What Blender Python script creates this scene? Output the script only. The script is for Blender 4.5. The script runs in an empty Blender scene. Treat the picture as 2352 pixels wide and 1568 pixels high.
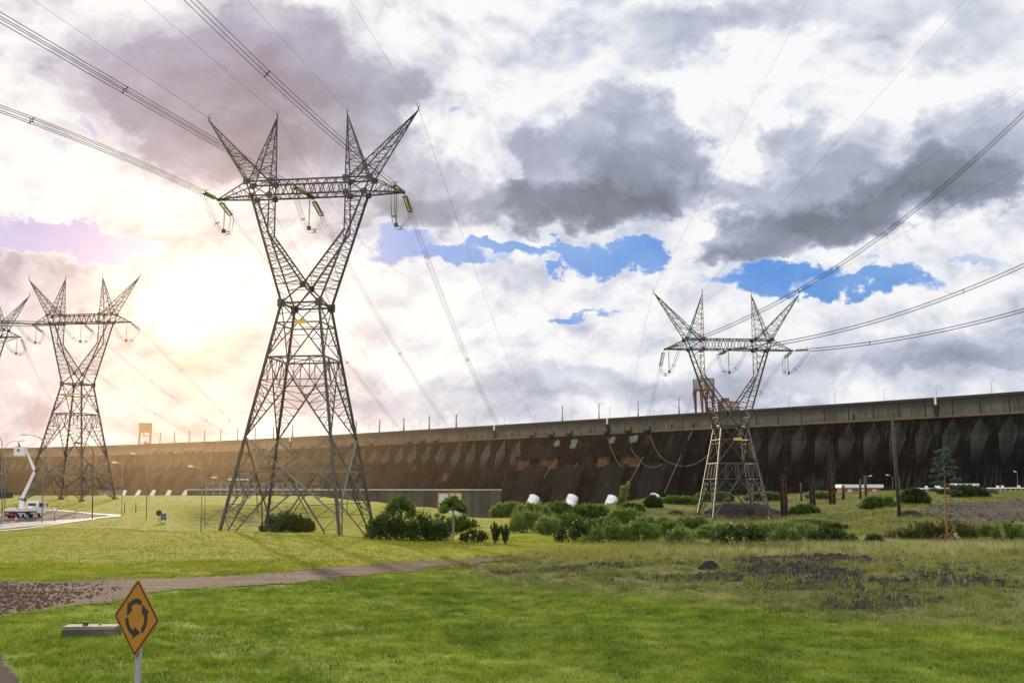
import bpy, bmesh, math, random
import numpy as np
from mathutils import Vector, Matrix, noise as mnoise
R = math.radians
scene = bpy.context.scene
COL = scene.collection

# ------------------------------------------------------------------ camera
CAMZ = 4.2
PITCH = R(8.2)
F = 2350.0                      # focal length in units of a 2352 wide frame
cam = bpy.data.cameras.new('camera')
cam.sensor_width = 36.0
cam.lens = 36.0 * F / 2352.0
cam.clip_start = 0.1
cam.clip_end = 20000.0
cam_o = bpy.data.objects.new('camera', cam)
COL.objects.link(cam_o)
cam_o.location = (0, 0, CAMZ)
cam_o.rotation_euler = (math.pi / 2 + PITCH, 0, 0)
scene.camera = cam_o
scene.cycles.use_denoising = True
scene.cycles.max_bounces = 6
scene.cycles.transparent_max_bounces = 8
scene.cycles.volume_bounces = 0
scene.view_settings.view_transform = 'Standard'
scene.view_settings.look = 'None'
scene.view_settings.exposure = 0.0
scene.view_settings.gamma = 1.0

def ray(px, py):
    a = (px - 1176) / F
    b = (784 - py) / F
    return Vector((a, math.cos(PITCH) - b * math.sin(PITCH), math.sin(PITCH) + b * math.cos(PITCH)))
def PY(px, py, Y):
    d = ray(px, py)
    return Vector((0, 0, CAMZ)) + d * (Y / d.y)
def PZ(px, py, z):
    d = ray(px, py)
    return Vector((0, 0, CAMZ)) + d * ((z - CAMZ) / d.z)
def azel(px, py):
    d = ray(px, py).normalized()
    return math.atan2(d.x, d.y), math.asin(d.z)

# ------------------------------------------------------------------ sun
SUN_AZ, SUN_EL = azel(445, 692)
SUN_DIR = Vector((math.sin(SUN_AZ) * math.cos(SUN_EL), math.cos(SUN_AZ) * math.cos(SUN_EL), math.sin(SUN_EL)))
sun = bpy.data.lights.new('sun', 'SUN')
sun.energy = 4.2
sun.angle = R(0.6)
sun.color = (1.0, 0.80, 0.56)
sun_o = bpy.data.objects.new('sun', sun)
COL.objects.link(sun_o)
sun_o.rotation_euler = (-SUN_DIR).to_track_quat('-Z', 'Y').to_euler()

# ------------------------------------------------------------------ node helper
class NT:
    def __init__(s, tree):
        s.t = tree; s.n = tree.nodes; s.l = tree.links
    def new(s, typ, **kw):
        n = s.n.new(typ)
        for k, v in kw.items():
            if k == 'ins':
                for i, x in v.items():
                    s.put(n.inputs[i], x)
            else:
                setattr(n, k, v)
        return n
    def put(s, sock, x):
        if isinstance(x, bpy.types.NodeSocket):
            s.l.new(x, sock)
        else:
            sock.default_value = x
    def math(s, op, a, b=0.0, c=None, clamp=False):
        n = s.new('ShaderNodeMath', operation=op, use_clamp=clamp)
        s.put(n.inputs[0], a); s.put(n.inputs[1], b)
        if c is not None: s.put(n.inputs[2], c)
        return n.outputs[0]
    def vec(s, op, a, b=None, out=0):
        n = s.new('ShaderNodeVectorMath', operation=op)
        s.put(n.inputs[0], a)
        if b is not None: s.put(n.inputs[1], b)
        return n.outputs[out]
    def scale(s, a, k):
        n = s.new('ShaderNodeVectorMath', operation='SCALE')
        s.put(n.inputs[0], a); s.put(n.inputs['Scale'], k)
        return n.outputs[0]
    def noise(s, v, scale, detail=4.0, rough=0.5, dist=0.0, out='Fac', lac=2.0):
        n = s.new('ShaderNodeTexNoise')
        s.put(n.inputs['Vector'], v)
        n.inputs['Scale'].default_value = scale
        n.inputs['Detail'].default_value = detail
        n.inputs['Roughness'].default_value = rough
        n.inputs['Distortion'].default_value = dist
        n.inputs['Lacunarity'].default_value = lac
        return n.outputs[out]
    def ramp(s, f, stops, interp='LINEAR'):
        n = s.new('ShaderNodeValToRGB')
        s.put(n.inputs[0], f)
        r = n.color_ramp
        r.interpolation = interp
        while len(r.elements) > 1: r.elements.remove(r.elements[0])
        r.elements[0].position = stops[0][0]; r.elements[0].color = tuple(stops[0][1]) + (1,)
        for p, c in stops[1:]:
            e = r.elements.new(p); e.color = tuple(c) + (1,)
        return n.outputs[0]
    def mix(s, f, a, b, blend='MIX', clampf=True):
        n = s.new('ShaderNodeMix', data_type='RGBA', blend_type=blend, clamp_factor=clampf)
        s.put(n.inputs[0], f)
        for i, x in ((6, a), (7, b)):
            if isinstance(x, (tuple, list)): x = tuple(x)[:3] + (1,)
            s.put(n.inputs[i], x)
        return n.outputs[2]
    def smooth(s, x, a, b, lo=0.0, hi=1.0):
        n = s.new('ShaderNodeMapRange', interpolation_type='SMOOTHSTEP')
        s.put(n.inputs[0], x); n.inputs[1].default_value = a; n.inputs[2].default_value = b
        n.inputs[3].default_value = lo; n.inputs[4].default_value = hi
        return n.outputs[0]

# ------------------------------------------------------------------ world: sky texture under a field of clouds
world = bpy.data.worlds.new('World')
scene.world = world
world.use_nodes = True
T = NT(world.node_tree)
T.n.clear()
tc = T.new('ShaderNodeTexCoord').outputs['Generated']
dirn = T.vec('NORMALIZE', tc)
sky = T.new('ShaderNodeTexSky', sky_type='NISHITA', sun_disc=False, sun_elevation=SUN_EL, sun_rotation=SUN_AZ,
            air_density=1.0, dust_density=1.0, ozone_density=2.0)
sep = T.new('ShaderNodeSeparateXYZ', ins={0: dirn})
AZ = T.math('ARCTAN2', sep.outputs[0], sep.outputs[1])
EL = T.math('ARCSINE', sep.outputs[2])
# stretched direction: clouds get flatter towards the horizon
stretch = T.vec('MULTIPLY', dirn, (1.0, 1.0, 1.35))
w1 = T.noise(stretch, 5.0, 4.0, 0.5, out='Color')
w1 = T.vec('SUBTRACT', w1, (0.5, 0.5, 0.5))
warped = T.vec('ADD', stretch, T.scale(w1, 0.10))
ae = T.new('ShaderNodeCombineXYZ', ins={0: AZ, 1: EL}).outputs[0]
w2 = T.noise(stretch, 9.0, 6.0, 0.62, out='Color')
w2 = T.vec('MULTIPLY', T.vec('SUBTRACT', w2, (0.5, 0.5, 0.5)), (0.20, 0.12, 0.0))
aew = T.vec('ADD', ae, w2)

def blobs(lst):
    """sum of soft ellipses in azimuth / elevation: (px, py, rx, ry, weight)"""
    tot = None
    for (px, py, rx, ry, w) in lst:
        a, e = azel(px, py)
        v = T.vec('SUBTRACT', aew, (a, e, 0))
        v = T.vec('MULTIPLY', v, (F / rx, F / ry, 0))
        L = T.vec('LENGTH', v, out=1)
        b = T.smooth(L, 1.0, 0.0, 0.0, w)
        b.node.inputs[1].default_value = 1.35; b.node.inputs[2].default_value = 0.5
        tot = b if tot is None else T.math('ADD', tot, b)
    return tot
gap = blobs([(920, 585, 150, 36, 1.1), (1030, 610, 90, 26, .9), (1230, 575, 120, 20, .8),  (1120, 600, 100, 40, 1.2), (1190, 570, 110, 22, .9), (1400, 590, 120, 34, 1.3), (1500, 585, 60, 46, 1.2), (1270, 615, 50, 40, -1.0), (1345, 725, 80, 14, .9), (1640, 650, 60, 16, .7),
             (1780, 632, 90, 36, 1.2), (1900, 645, 90, 30, 1.1), (2040, 655, 100, 26, 1.2), (1960, 610, 70, 16, .5), (2250, 612, 110, 12, .7), (2330, 740, 60, 10, .4),
             (60, 535, 110, 46, 1.2), (200, 560, 120, 50, 1.2), (330, 575, 60, 30, .6), (430, 520, 110, 30, .8), (640, 515, 120, 26, .7), (840, 545, 80, 22, .7), (100, 690, 60, 12, .4),
             (1590, 135, 50, 14, .7), (1650, 110, 26, 16, .6), (210, 285, 24, 26, .6), (100, 330, 50, 18, .5), (1090, 250, 34, 10, .5)])
dark = blobs([(600, 200, 260, 190, 1.0), (770, 330, 220, 170, 1.0), (480, 320, 200, 100, .8), (960, 450, 130, 100, .9), (330, 150, 150, 110, .6), (660, 60, 170, 80, .6), (930, 240, 60, 60, .5),
              (1430, 270, 120, 90, 1.0), (1350, 400, 200, 120, 1.1), (1260, 480, 180, 50, .9), (1510, 390, 90, 110, .9), (1230, 370, 80, 80, .5),
              (1900, 440, 210, 90, 1.0), (2000, 490, 230, 60, .9), (2240, 370, 110, 100, 1.0), (1720, 560, 120, 46, .9), (1800, 320, 80, 50, .7), (1650, 430, 60, 36, .6), (1780, 480, 120, 60, .6),
              (1480, 80, 260, 60, .45), (1900, 40, 360, 60, .45), (2250, 100, 160, 90, .4),
              (2080, 800, 330, 55, .50), (1700, 870, 260, 50, .42), (1400, 890, 380, 46, .5), (1000, 930, 380, 40, .5), (2260, 860, 200, 46, .45),
              (120, 680, 190, 44, .5), (60, 810, 180, 50, .45), (480, 900, 360, 60, .45), (900, 770, 120, 40, .35), (1150, 790, 200, 26, .34)])
basel = blobs([(640, 330, 240, 90, .55), (560, 180, 200, 90, .25), (950, 500, 160, 50, .35), (1330, 470, 230, 50, .85), (1450, 370, 110, 80, .45), (1900, 500, 230, 46, .85), (2200, 430, 130, 50, .75), (1720, 580, 120, 30, .55), (1560, 440, 70, 40, .4), (2100, 820, 300, 30, .2)])
light = blobs([(1040, 150, 190, 190, 1.0), (860, 60, 100, 70, .6), (1240, 190, 180, 120, .5), (1650, 250, 260, 110, .7), (1560, 170, 200, 90, .5), (2130, 250, 110, 55, 1.3), (2230, 320, 50, 25, .6),
               (150, 400, 240, 120, .6), (400, 170, 90, 110, .25), (60, 200, 120, 120, .4), (1700, 520, 90, 40, .4), (1500, 690, 700, 60, .7), (700, 640, 300, 60, .8), (240, 480, 240, 50, .4), (2200, 560, 260, 60, .7), (2000, 720, 400, 50, .6), (1250, 820, 300, 60, .4), (1750, 20, 60, 50, .3)])
n1 = T.noise(warped, 3.0, 6.0, 0.52)
def puffs(v, sc, det):
    n = T.new('ShaderNodeTexVoronoi', feature='F1', distance='EUCLIDEAN')
    T.put(n.inputs['Vector'], v)
    n.inputs['Scale'].default_value = sc; n.inputs['Detail'].default_value = det; n.inputs['Roughness'].default_value = .55
    n.inputs['Lacunarity'].default_value = 2.3; n.inputs['Randomness'].default_value = 1.0
    n.normalize = True
    return T.math('SUBTRACT', 1.0, n.outputs['Distance'])
n2 = T.noise(warped, 8.0, 7.0, 0.52)
off = T.vec('ADD', warped, (-0.008, 0.0, 0.022))
pA = puffs(warped, 9.0, 3.0)
pB = puffs(off, 9.0, 3.0)
qA = puffs(warped, 34.0, 1.0)
n2b = T.noise(T.vec('ADD', warped, (-0.012, 0.0, 0.045)), 8.0, 5.0, 0.55)
n3 = T.noise(warped, 30.0, 4.0, 0.55)
relief = T.math('ADD', T.math('MULTIPLY', T.math('SUBTRACT', n2, n2b), .8), T.math('MULTIPLY', T.math('SUBTRACT', pA, pB), 1.3))
dens = T.math('ADD', T.math('MULTIPLY', T.math('SUBTRACT', n2, 0.5), 1.1), 0.60)
dens = T.math('ADD', dens, T.math('MULTIPLY', T.math('SUBTRACT', pA, 0.62), 1.5))
dens = T.math('ADD', dens, T.math('MULTIPLY', T.math('SUBTRACT', qA, 0.62), 0.35))
dens = T.math('SUBTRACT', dens, T.math('MULTIPLY', gap, 0.74))
cover = T.smooth(T.math('ADD', dens, T.math('MULTIPLY', T.math('SUBTRACT', n3, 0.5), 0.35)), -0.12, 0.44)
# bright cloud behind
shade = T.math('MULTIPLY', T.math('SUBTRACT', n1, 0.5), 0.80)
shade = T.math('SUBTRACT', shade, T.math('MULTIPLY', light, 0.10))
shade = T.math('SUBTRACT', shade, T.math('MULTIPLY', relief, 1.25))
shade = T.math('ADD', shade, T.math('MULTIPLY', T.math('SUBTRACT', n3, 0.5), 0.14))
shade = T.math('ADD', shade, 0.135)
edge = T.smooth(dens, 0.12, 0.55)                 # thin rims stay bright
shade = T.math('MULTIPLY', shade, T.math('ADD', T.math('MULTIPLY', edge, 0.6), 0.4))
# heavier cloud in front of it: crisp heads, dark flat bases
fd = T.math('ADD', dark, T.math('MULTIPLY', T.math('SUBTRACT', pA, 0.62), 1.0))
fd = T.math('ADD', fd, T.math('MULTIPLY', T.math('SUBTRACT', n2, 0.5), 0.9))
fd = T.math('ADD', fd, T.math('MULTIPLY', T.math('SUBTRACT', qA, 0.62), 0.55))
fd = T.math('ADD', fd, T.math('MULTIPLY', T.math('SUBTRACT', n3, 0.5), 0.20))
fcov = T.smooth(fd, 0.22, 0.56)
fs = T.math('ADD', T.math('MULTIPLY', basel, 0.55), T.math('MULTIPLY', T.math('SUBTRACT', n1, 0.5), 0.30))
fs = T.math('ADD', fs, T.smooth(fd, 0.35, 1.15, 0.20, 0.44))
fs = T.math('SUBTRACT', fs, T.math('MULTIPLY', relief, 0.62))
shade = T.math('ADD', T.math('MULTIPLY', shade, T.math('SUBTRACT', 1.0, fcov)), T.math('MULTIPLY', fs, fcov))
cool = T.ramp(shade, [(0.0, (.95, .955, .965)), (0.12, (.83, .85, .90)), (0.27, (.63, .665, .77)), (0.44, (.43, .465, .58)), (0.66, (.30, .33, .42)), (1.0, (.185, .21, .26))])
mauve = T.ramp(shade, [(0.0, (.96, .95, .95)), (0.12, (.86, .84, .86)), (0.27, (.69, .65, .73)), (0.44, (.46, .42, .53)), (0.66, (.34, .30, .38)), (1.0, (.25, .22, .27))])
leftness = T.smooth(AZ, azel(1300, 500)[0], azel(500, 500)[0])
cloud = T.mix(leftness, cool, mauve)
skyc = T.mix(1.0, sky.outputs[0], (.115, .115, .115), 'MULTIPLY')
deep = T.mix(T.smooth(AZ, azel(1150, 600)[0], azel(450, 600)[0]), (.060, .27, .76), (.30, .27, .70))
deep = T.mix(T.smooth(T.noise(stretch, 6.0, 4.0, .6), .35, .75, 0.0, .55), deep, (.45, .60, .88))
skyc = T.mix(0.85, skyc, deep)
base = T.mix(cover, skyc, cloud)
# unseen sky overhead and behind boosted to throw more light on the ground
over = T.math('MAXIMUM', T.smooth(EL, R(29), R(48)), T.smooth(sep.outputs[1], -.1, -.6))
base = T.mix(over, base, T.mix(1.0, base, (1.75, 1.75, 1.75), 'MULTIPLY', False))
# the glow of the sun behind thin cloud
dt = T.vec('DOT_PRODUCT', dirn, tuple(SUN_DIR), out=1)
ang = T.math('ARCCOSINE', T.math('MINIMUM', dt, 0.99999))
def gauss(sig):
    q = T.math('DIVIDE', ang, R(sig))
    return T.math('EXPONENT', T.math('MULTIPLY', T.math('MULTIPLY', q, q), -1.0))
core = T.mix(T.math('MULTIPLY', gauss(2.0), 1.0), (0, 0, 0), (1.0, .82, .5), clampf=False)
halo = T.mix(T.math('MULTIPLY', gauss(8.5), 1.0), (0, 0, 0), (.15, .095, -.02), clampf=False)
halo2 = T.mix(T.math('MULTIPLY', gauss(15.0), 1.0), (0, 0, 0), (.04, .02, -.01), clampf=False)
tot = T.mix(1.0, base, core, 'ADD'); tot = T.mix(1.0, tot, halo, 'ADD'); tot = T.mix(1.0, tot, halo2, 'ADD')
# below the horizon the ground blocks the sky
below = T.smooth(sep.outputs[2], -0.02, -0.10)
tot = T.mix(below, tot, (.10, .11, .08))
bg = T.new('ShaderNodeBackground', ins={0: tot, 1: 1.0})
wo = T.new('ShaderNodeOutputWorld', ins={0: bg.outputs[0]})
world.cycles.sampling_method = 'MANUAL'
world.cycles.sample_map_resolution = 512

# ------------------------------------------------------------------ mesh helpers
class MB:
    """collects geometry for one mesh object"""
    def __init__(s):
        s.v = []; s.f = []; s.mi = []; s.m = 0
    def add(s, vs, fs):
        o = len(s.v)
        s.v.extend([tuple(p) for p in vs])
        s.f.extend([tuple(i + o for i in q) for q in fs])
        s.mi.extend([s.m] * len(fs))
    def box(s, c, size, rot=0.0, M=None):
        x, y, z = size[0] / 2, size[1] / 2, size[2] / 2
        vs = [Vector(p) for p in ((-x, -y, -z), (x, -y, -z), (x, y, -z), (-x, y, -z), (-x, -y, z), (x, -y, z), (x, y, z), (-x, y, z))]
        if M is None:
            M = Matrix.Translation(Vector(c)) @ Matrix.Rotation(rot, 4, 'Z')
        else:
            M = M @ Matrix.Translation(Vector(c))
        s.add([M @ p for p in vs], [(0, 3, 2, 1), (4, 5, 6, 7), (0, 1, 5, 4), (1, 2, 6, 5), (2, 3, 7, 6), (3, 0, 4, 7)])
    def bar(s, a, b, w, w2=None):
        a = Vector(a); b = Vector(b); d = b - a
        if d.length < 1e-5: return
        d.normalize()
        up = Vector((0, 0, 1)) if abs(d.z) < 0.95 else Vector((0, 1, 0))
        x = d.cross(up).normalized(); y = x.cross(d)
        h = w / 2; k = (w2 if w2 is not None else w) / 2
        vs = [a + x * h + y * h, a - x * h + y * h, a - x * h - y * h, a + x * h - y * h,
              b + x * k + y * k, b - x * k + y * k, b - x * k - y * k, b + x * k - y * k]
        s.add(vs, [(0, 1, 2, 3), (7, 6, 5, 4), (0, 4, 5, 1), (1, 5, 6, 2), (2, 6, 7, 3), (3, 7, 4, 0)])
    def tube(s, pts, r, n=8, cap=True):
        pts = [Vector(p) for p in pts]
        rs = r if isinstance(r, (list, tuple)) else [r] * len(pts)
        rings = []; ref = None
        for i, p in enumerate(pts):
            d = (pts[min(i + 1, len(pts) - 1)] - pts[max(i - 1, 0)])
            if d.length < 1e-9: d = Vector((0, 0, 1))
            d.normalize()
            if ref is None:
                ref = Vector((0, 0, 1)) if abs(d.z) < 0.9 else Vector((1, 0, 0))
            x = d.cross(ref)
            if x.length < 1e-4: x = d.cross(Vector((0.3, 1, 0.2)))
            x.normalize(); y = d.cross(x); ref = -y if False else ref
            rings.append([p + (x * math.cos(2 * math.pi * k / n) + y * math.sin(2 * math.pi * k / n)) * rs[i] for k in range(n)])
        vs = [q for rg in rings for q in rg]; fs = []
        for i in range(len(rings) - 1):
            for k in range(n):
                k2 = (k + 1) % n
                fs.append((i * n + k, i * n + k2, (i + 1) * n + k2, (i + 1) * n + k))
        if cap:
            fs.append(tuple(range(n - 1, -1, -1))); fs.append(tuple((len(rings) - 1) * n + k for k in range(n)))
        s.add(vs, fs)
    def lathe(s, a, b, prof, n=12):
        """profile (t along a->b in metres, radius)"""
        a = Vector(a); b = Vector(b); d = (b - a).normalized()
        s.tube([a + d * t for t, r in prof], [r for t, r in prof], n)
    def prism(s, poly, z0, z1, M=None):
        n = len(poly)
        vs = [Vector((x, y, z0)) for x, y in poly] + [Vector((x, y, z1)) for x, y in poly]
        if M is not None: vs = [M @ v for v in vs]
        fs = [tuple(range(n - 1, -1, -1)), tuple(range(n, 2 * n))] + [(i, (i + 1) % n, n + (i + 1) % n, n + i) for i in range(n)]
        s.add(vs, fs)
    def build(s, name, mats, parent=None, smooth=False, origin=None):
        me = bpy.data.meshes.new(name)
        vs = s.v
        if origin is not None:
            o = Vector(origin); vs = [tuple(Vector(p) - o) for p in vs]
        me.from_pydata(vs, [], s.f)
        if not isinstance(mats, (list, tuple)): mats = [mats]
        for m in mats: me.materials.append(m)
        if len(mats) > 1: me.polygons.foreach_set('material_index', s.mi)
        if smooth: me.polygons.foreach_set('use_smooth', [True] * len(me.polygons))
        me.update()
        ob = bpy.data.objects.new(name, me)
        COL.objects.link(ob)
        if parent is not None: ob.parent = parent
        if origin is not None: ob.location = origin
        return ob

def tag(o, label=None, cat=None, group=None, kind=None):
    if label: o['label'] = label
    if cat: o['category'] = cat
    if group: o['group'] = group
    if kind: o['kind'] = kind
    return o
def empty(name, loc, rz=0.0, label=None, cat=None, group=None):
    o = bpy.data.objects.new(name, None)
    COL.objects.link(o)
    o.empty_display_size = 0.3
    o.location = loc; o.rotation_euler = (0, 0, rz)
    return tag(o, label, cat, group)
def copy_tree(o, parent=None):
    c = o.copy(); COL.objects.link(c)
    if parent is not None: c.parent = parent
    for ch in [x for x in bpy.data.objects if x.parent == o]:
        copy_tree(ch, c)
    return c
def fast_mesh(name, verts, tris, mat, attrs=None):
    """big triangle soup from numpy arrays"""
    me = bpy.data.meshes.new(name)
    nv = len(verts); nt = len(tris)
    me.vertices.add(nv); me.vertices.foreach_set('co', np.asarray(verts, np.float32).ravel())
    me.loops.add(nt * 3); me.loops.foreach_set('vertex_index', np.asarray(tris, np.int32).ravel())
    me.polygons.add(nt)
    me.polygons.foreach_set('loop_start', np.arange(0, nt * 3, 3, dtype=np.int32))
    me.polygons.foreach_set('loop_total', np.full(nt, 3, np.int32))
    for k, a in (attrs or {}).items():
        at = me.attributes.new(k, 'FLOAT', 'POINT'); at.data.foreach_set('value', np.asarray(a, np.float32))
    me.update(calc_edges=True)
    me.materials.append(mat)
    o = bpy.data.objects.new(name, me)
    COL.objects.link(o)
    return o

# ------------------------------------------------------------------ materials
def new_mat(name):
    m = bpy.data.materials.new(name); m.use_nodes = True
    t = NT(m.node_tree); t.n.clear()
    return m, t
def finish(t, color, rough=0.7, metal=0.0, bump=None, bstr=0.3, bdist=0.05, trans=None, spec=0.5, tcol=None):
    b = t.new('ShaderNodeBsdfPrincipled')
    t.put(b.inputs['Base Color'], tuple(color) + (1,) if isinstance(color, (tuple, list)) else color)
    t.put(b.inputs['Roughness'], rough); t.put(b.inputs['Metallic'], metal)
    b.inputs['Specular IOR Level'].default_value = spec
    if bump is not None:
        bn = t.new('ShaderNodeBump', ins={'Height': bump}); bn.inputs['Strength'].default_value = bstr; bn.inputs['Distance'].default_value = bdist
        t.l.new(bn.outputs[0], b.inputs['Normal'])
    out = t.new('ShaderNodeOutputMaterial')
    if trans is not None:
        tr = t.new('ShaderNodeBsdfTranslucent')
        t.put(tr.inputs[0], tcol if tcol is not None else color)
        mx = t.new('ShaderNodeMixShader', ins={0: trans, 1: b.outputs[0], 2: tr.outputs[0]})
        t.l.new(mx.outputs[0], out.inputs[0])
    else:
        t.l.new(b.outputs[0], out.inputs[0])
def simple(name, col, rough=0.6, metal=0.0, vary=0.25, scale=1.5, spec=0.5, dirt=None):
    """painted or plain surface with uneven tone and a little dirt"""
    m, t = new_mat(name)
    p = t.new('ShaderNodeTexCoord').outputs['Object']
    n = t.noise(p, scale, 6.0, 0.6); n2 = t.noise(p, scale * 7, 4.0, 0.6)
    k = t.math('ADD', t.math('MULTIPLY', n, 0.6), t.math('MULTIPLY', n2, 0.4))
    lo = tuple(c * (1 - vary) for c in col); hi = tuple(min(1, c * (1 + vary)) for c in col)
    c = t.ramp(k, [(0.3, lo), (0.7, hi)])
    if dirt:
        c = t.mix(t.smooth(t.noise(p, scale * 2.3, 7.0, 0.7), 0.52, 0.66, 0.0, 0.8), c, dirt)
    finish(t, c, rough, metal, n2, 0.15, 0.02, spec=spec)
    return m

M = {}
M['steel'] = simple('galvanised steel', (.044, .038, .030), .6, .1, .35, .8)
M['steel_light'] = simple('pale bracing steel', (.16, .145, .12), .65, .1, .3, .8)  # paler steel for the lowest cross braces
M['gusset'] = simple('dull gusset steel', (.10, .095, .085), .6, .5)
M['wire'] = simple('aluminium conductor', (.03, .029, .028), .7, 0)
M['yellow'] = simple('yellow plate paint', (.62, .42, .03), .5)
M['white'] = simple('white paint', (.74, .73, .70), .45, 0, .08, 2.0, dirt=(.38, .35, .3))
M['pipe_white'] = simple('white penstock paint', (.78, .78, .77), .5, 0, .05, .15, dirt=(.5, .49, .46))
M['dark'] = simple('dark underbody', (.02, .02, .02), .7)
M['tyre'] = simple('rubber', (.025, .025, .025), .85)
M['glass_dark'] = simple('window glass', (.02, .025, .03), .1, 0, .05)
M['red'] = simple('red paint', (.45, .035, .02), .5, 0, .2)
M['crane_red'] = simple('crane red paint', (.17, .040, .028), .6, 0, .3, .1)
M['crane_panel'] = simple('crane cladding', (.30, .29, .25), .7, 0, .2, .1)
M['crane_tan'] = simple('weathered tan crane paint', (.24, .15, .07), .7, 0, .25, .1)
M['orange'] = simple('orange cone', (.75, .10, .02), .5, 0, .15)
M['board_blue'] = simple('dull blue board', (.08, .085, .13), .6)
M['brown_dark'] = simple('dark sign back', (.035, .025, .02), .7)
M['pole_grey'] = simple('zinc lamp pole', (.20, .195, .19), .5, .4, .2)
M['pole_wood'] = simple('dark weathered pole', (.045, .035, .028), .85, 0, .5, .6)
M['rust'] = simple('rusted steel column', (.035, .014, .010), .85, 0, .8, .9, dirt=(.012, .012, .014))
M['rust_ochre'] = simple('flaked ochre rust', (.12, .065, .035), .85, 0, .6, .9)  # paler ochre flakes on the columns
M['block'] = simple('dark concrete block', (.055, .042, .032), .9, 0, .5, 1.5)
M['slab'] = simple('pale worn concrete', (.24, .21, .18), .9, 0, .35, 2.5, dirt=(.12, .10, .08))
M['rock'] = simple('dark basalt lump', (.03, .025, .022), .95, 0, .6, 3)
M['paper'] = simple('pale litter', (.7, .68, .64), .7, 0, .05)
M['skin'] = simple('skin', (.33, .19, .12), .55, 0, .1)
M['workwear'] = simple('dark workwear', (.05, .045, .06), .9, 0, .3, 6)
M['helmet'] = simple('hard hat', (.30, .06, .03), .4)
M['sign_black'] = simple('black sign vinyl', (.012, .010, .008), .55, 0, .2)
M['sign_yellow'] = simple('amber sign sheeting', (.36, .145, .008), .5, 0, .10, 3.0)
M['trim_orange'] = simple('rust orange door frame', (.36, .13, .03), .7, 0, .3, .5)
M['door_panel'] = simple('grey white door panel', (.50, .50, .47), .6, 0, .12, .3)
M['roof_white'] = simple('pale roof sheet', (.62, .63, .62), .6, 0, .12, .3)
M['brick'] = simple('red brick wall', (.25, .08, .05), .85, 0, .3, .6)
M['beige'] = simple('beige render', (.33, .24, .15), .85, 0, .2, .3)

def glass_mat():
    m, t = new_mat('green insulator glass')
    p = t.new('ShaderNodeTexCoord').outputs['Object']
    c = t.ramp(t.noise(p, 6.0, 3.0), [(0.3, (.16, .20, .06)), (0.7, (.32, .36, .13))])
    finish(t, c, 0.15, 0.0, trans=0.55, tcol=(.55, .62, .22, 1))
    return m
M['insulator'] = glass_mat()

def leaf_mat(name, c1, c2, c3, trans=0.4, tc=(.16, .22, .03)):
    m, t = new_mat(name)
    p = t.new('ShaderNodeNewGeometry').outputs['Position']
    n = t.noise(p, 0.9, 5.0, 0.6); n2 = t.noise(p, 9.0, 3.0, 0.6)
    k = t.math('ADD', t.math('MULTIPLY', n, 0.55), t.math('MULTIPLY', n2, 0.45))
    c = t.ramp(k, [(0.34, c1), (0.50, c2), (0.66, c3)])
    finish(t, c, 0.55, 0.0, trans=trans, tcol=t.mix(0.5, c, tc), spec=0.25)
    return m
M['leaf_dark'] = leaf_mat('dark shrub leaves', (.014, .032, .008), (.034, .066, .014), (.075, .125, .026), .32, (.06, .10, .015))
M['leaf_mid'] = leaf_mat('mid green shrub leaves', (.035, .075, .016), (.08, .145, .030), (.15, .23, .05), .45)
M['leaf_light'] = leaf_mat('light feathery leaves', (.075, .12, .028), (.15, .21, .055), (.25, .31, .10), .45, (.22, .30, .06))
M['leaf_olive'] = leaf_mat('olive scrub leaves', (.030, .040, .010), (.065, .075, .018), (.12, .12, .03), .3, (.16, .16, .03))
M['leaf_blue'] = leaf_mat('blue green agave flowers', (.02, .05, .035), (.045, .09, .06), (.09, .15, .10), .2, (.07, .14, .08))
M['bark'] = simple('grey brown bark', (.07, .055, .04), .9, 0, .4, 3)
M['agave_stem'] = simple('ochre agave stalk', (.20, .10, .028), .7, 0, .3, 3)
M['agave_dead'] = simple('dead agave leaves', (.10, .055, .03), .85, 0, .6, 3)

def ground_mat():
    m, t = new_mat('grass and soil ground')
    p = t.new('ShaderNodeNewGeometry').outputs['Position']
    def at(nm):
        return t.new('ShaderNodeAttribute', attribute_name=nm).outputs['Fac']
    big = t.noise(p, 0.07, 5.0, 0.6); med = t.noise(p, 0.6, 6.0, 0.65); fine = t.noise(p, 7.0, 5.0, 0.7)
    k = t.math('ADD', t.math('ADD', t.math('MULTIPLY', big, .30), t.math('MULTIPLY', med, .35)), t.math('MULTIPLY', fine, .35))
    lawn = t.ramp(k, [(0.36, (.065, .100, .010)), (0.5, (.14, .20, .018)), (0.64, (.24, .30, .035))])
    lawn_glow = t.ramp(k, [(0.36, (.125, .13, .008)), (0.5, (.20, .20, .012)), (0.64, (.28, .265, .02))])  # golden turf: the warm glow at left painted into the colour
    dry = t.ramp(k, [(0.36, (.040, .036, .014)), (0.5, (.115, .120, .034)), (0.64, (.24, .24, .075))])
    soil = t.ramp(k, [(0.36, (.006, .005, .0045)), (0.52, (.018, .013, .011)), (0.68, (.060, .044, .034))])
    c = t.mix(t.smooth(t.math('ADD', at('lawn_glow'), t.math('MULTIPLY', t.math('SUBTRACT', med, .5), 0.5)), .35, .65), lawn, lawn_glow)
    c = t.mix(t.smooth(t.math('ADD', at('dry'), t.math('MULTIPLY', t.math('SUBTRACT', med, .5), 1.6)), .35, .65), c, dry)
    sx = t.math('ADD', at('soil'), t.math('MULTIPLY', t.math('SUBTRACT', t.math('ADD', t.math('MULTIPLY', med, .5), t.math('MULTIPLY', fine, .5)), .5), 2.6))
    c = t.mix(t.smooth(sx, .42, .58), c, soil)
    finish(t, c, 0.95, 0, t.math('ADD', med, t.math('MULTIPLY', fine, .4)), 0.8, 0.25, spec=0.1)
    return m
M['ground'] = ground_mat()
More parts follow.
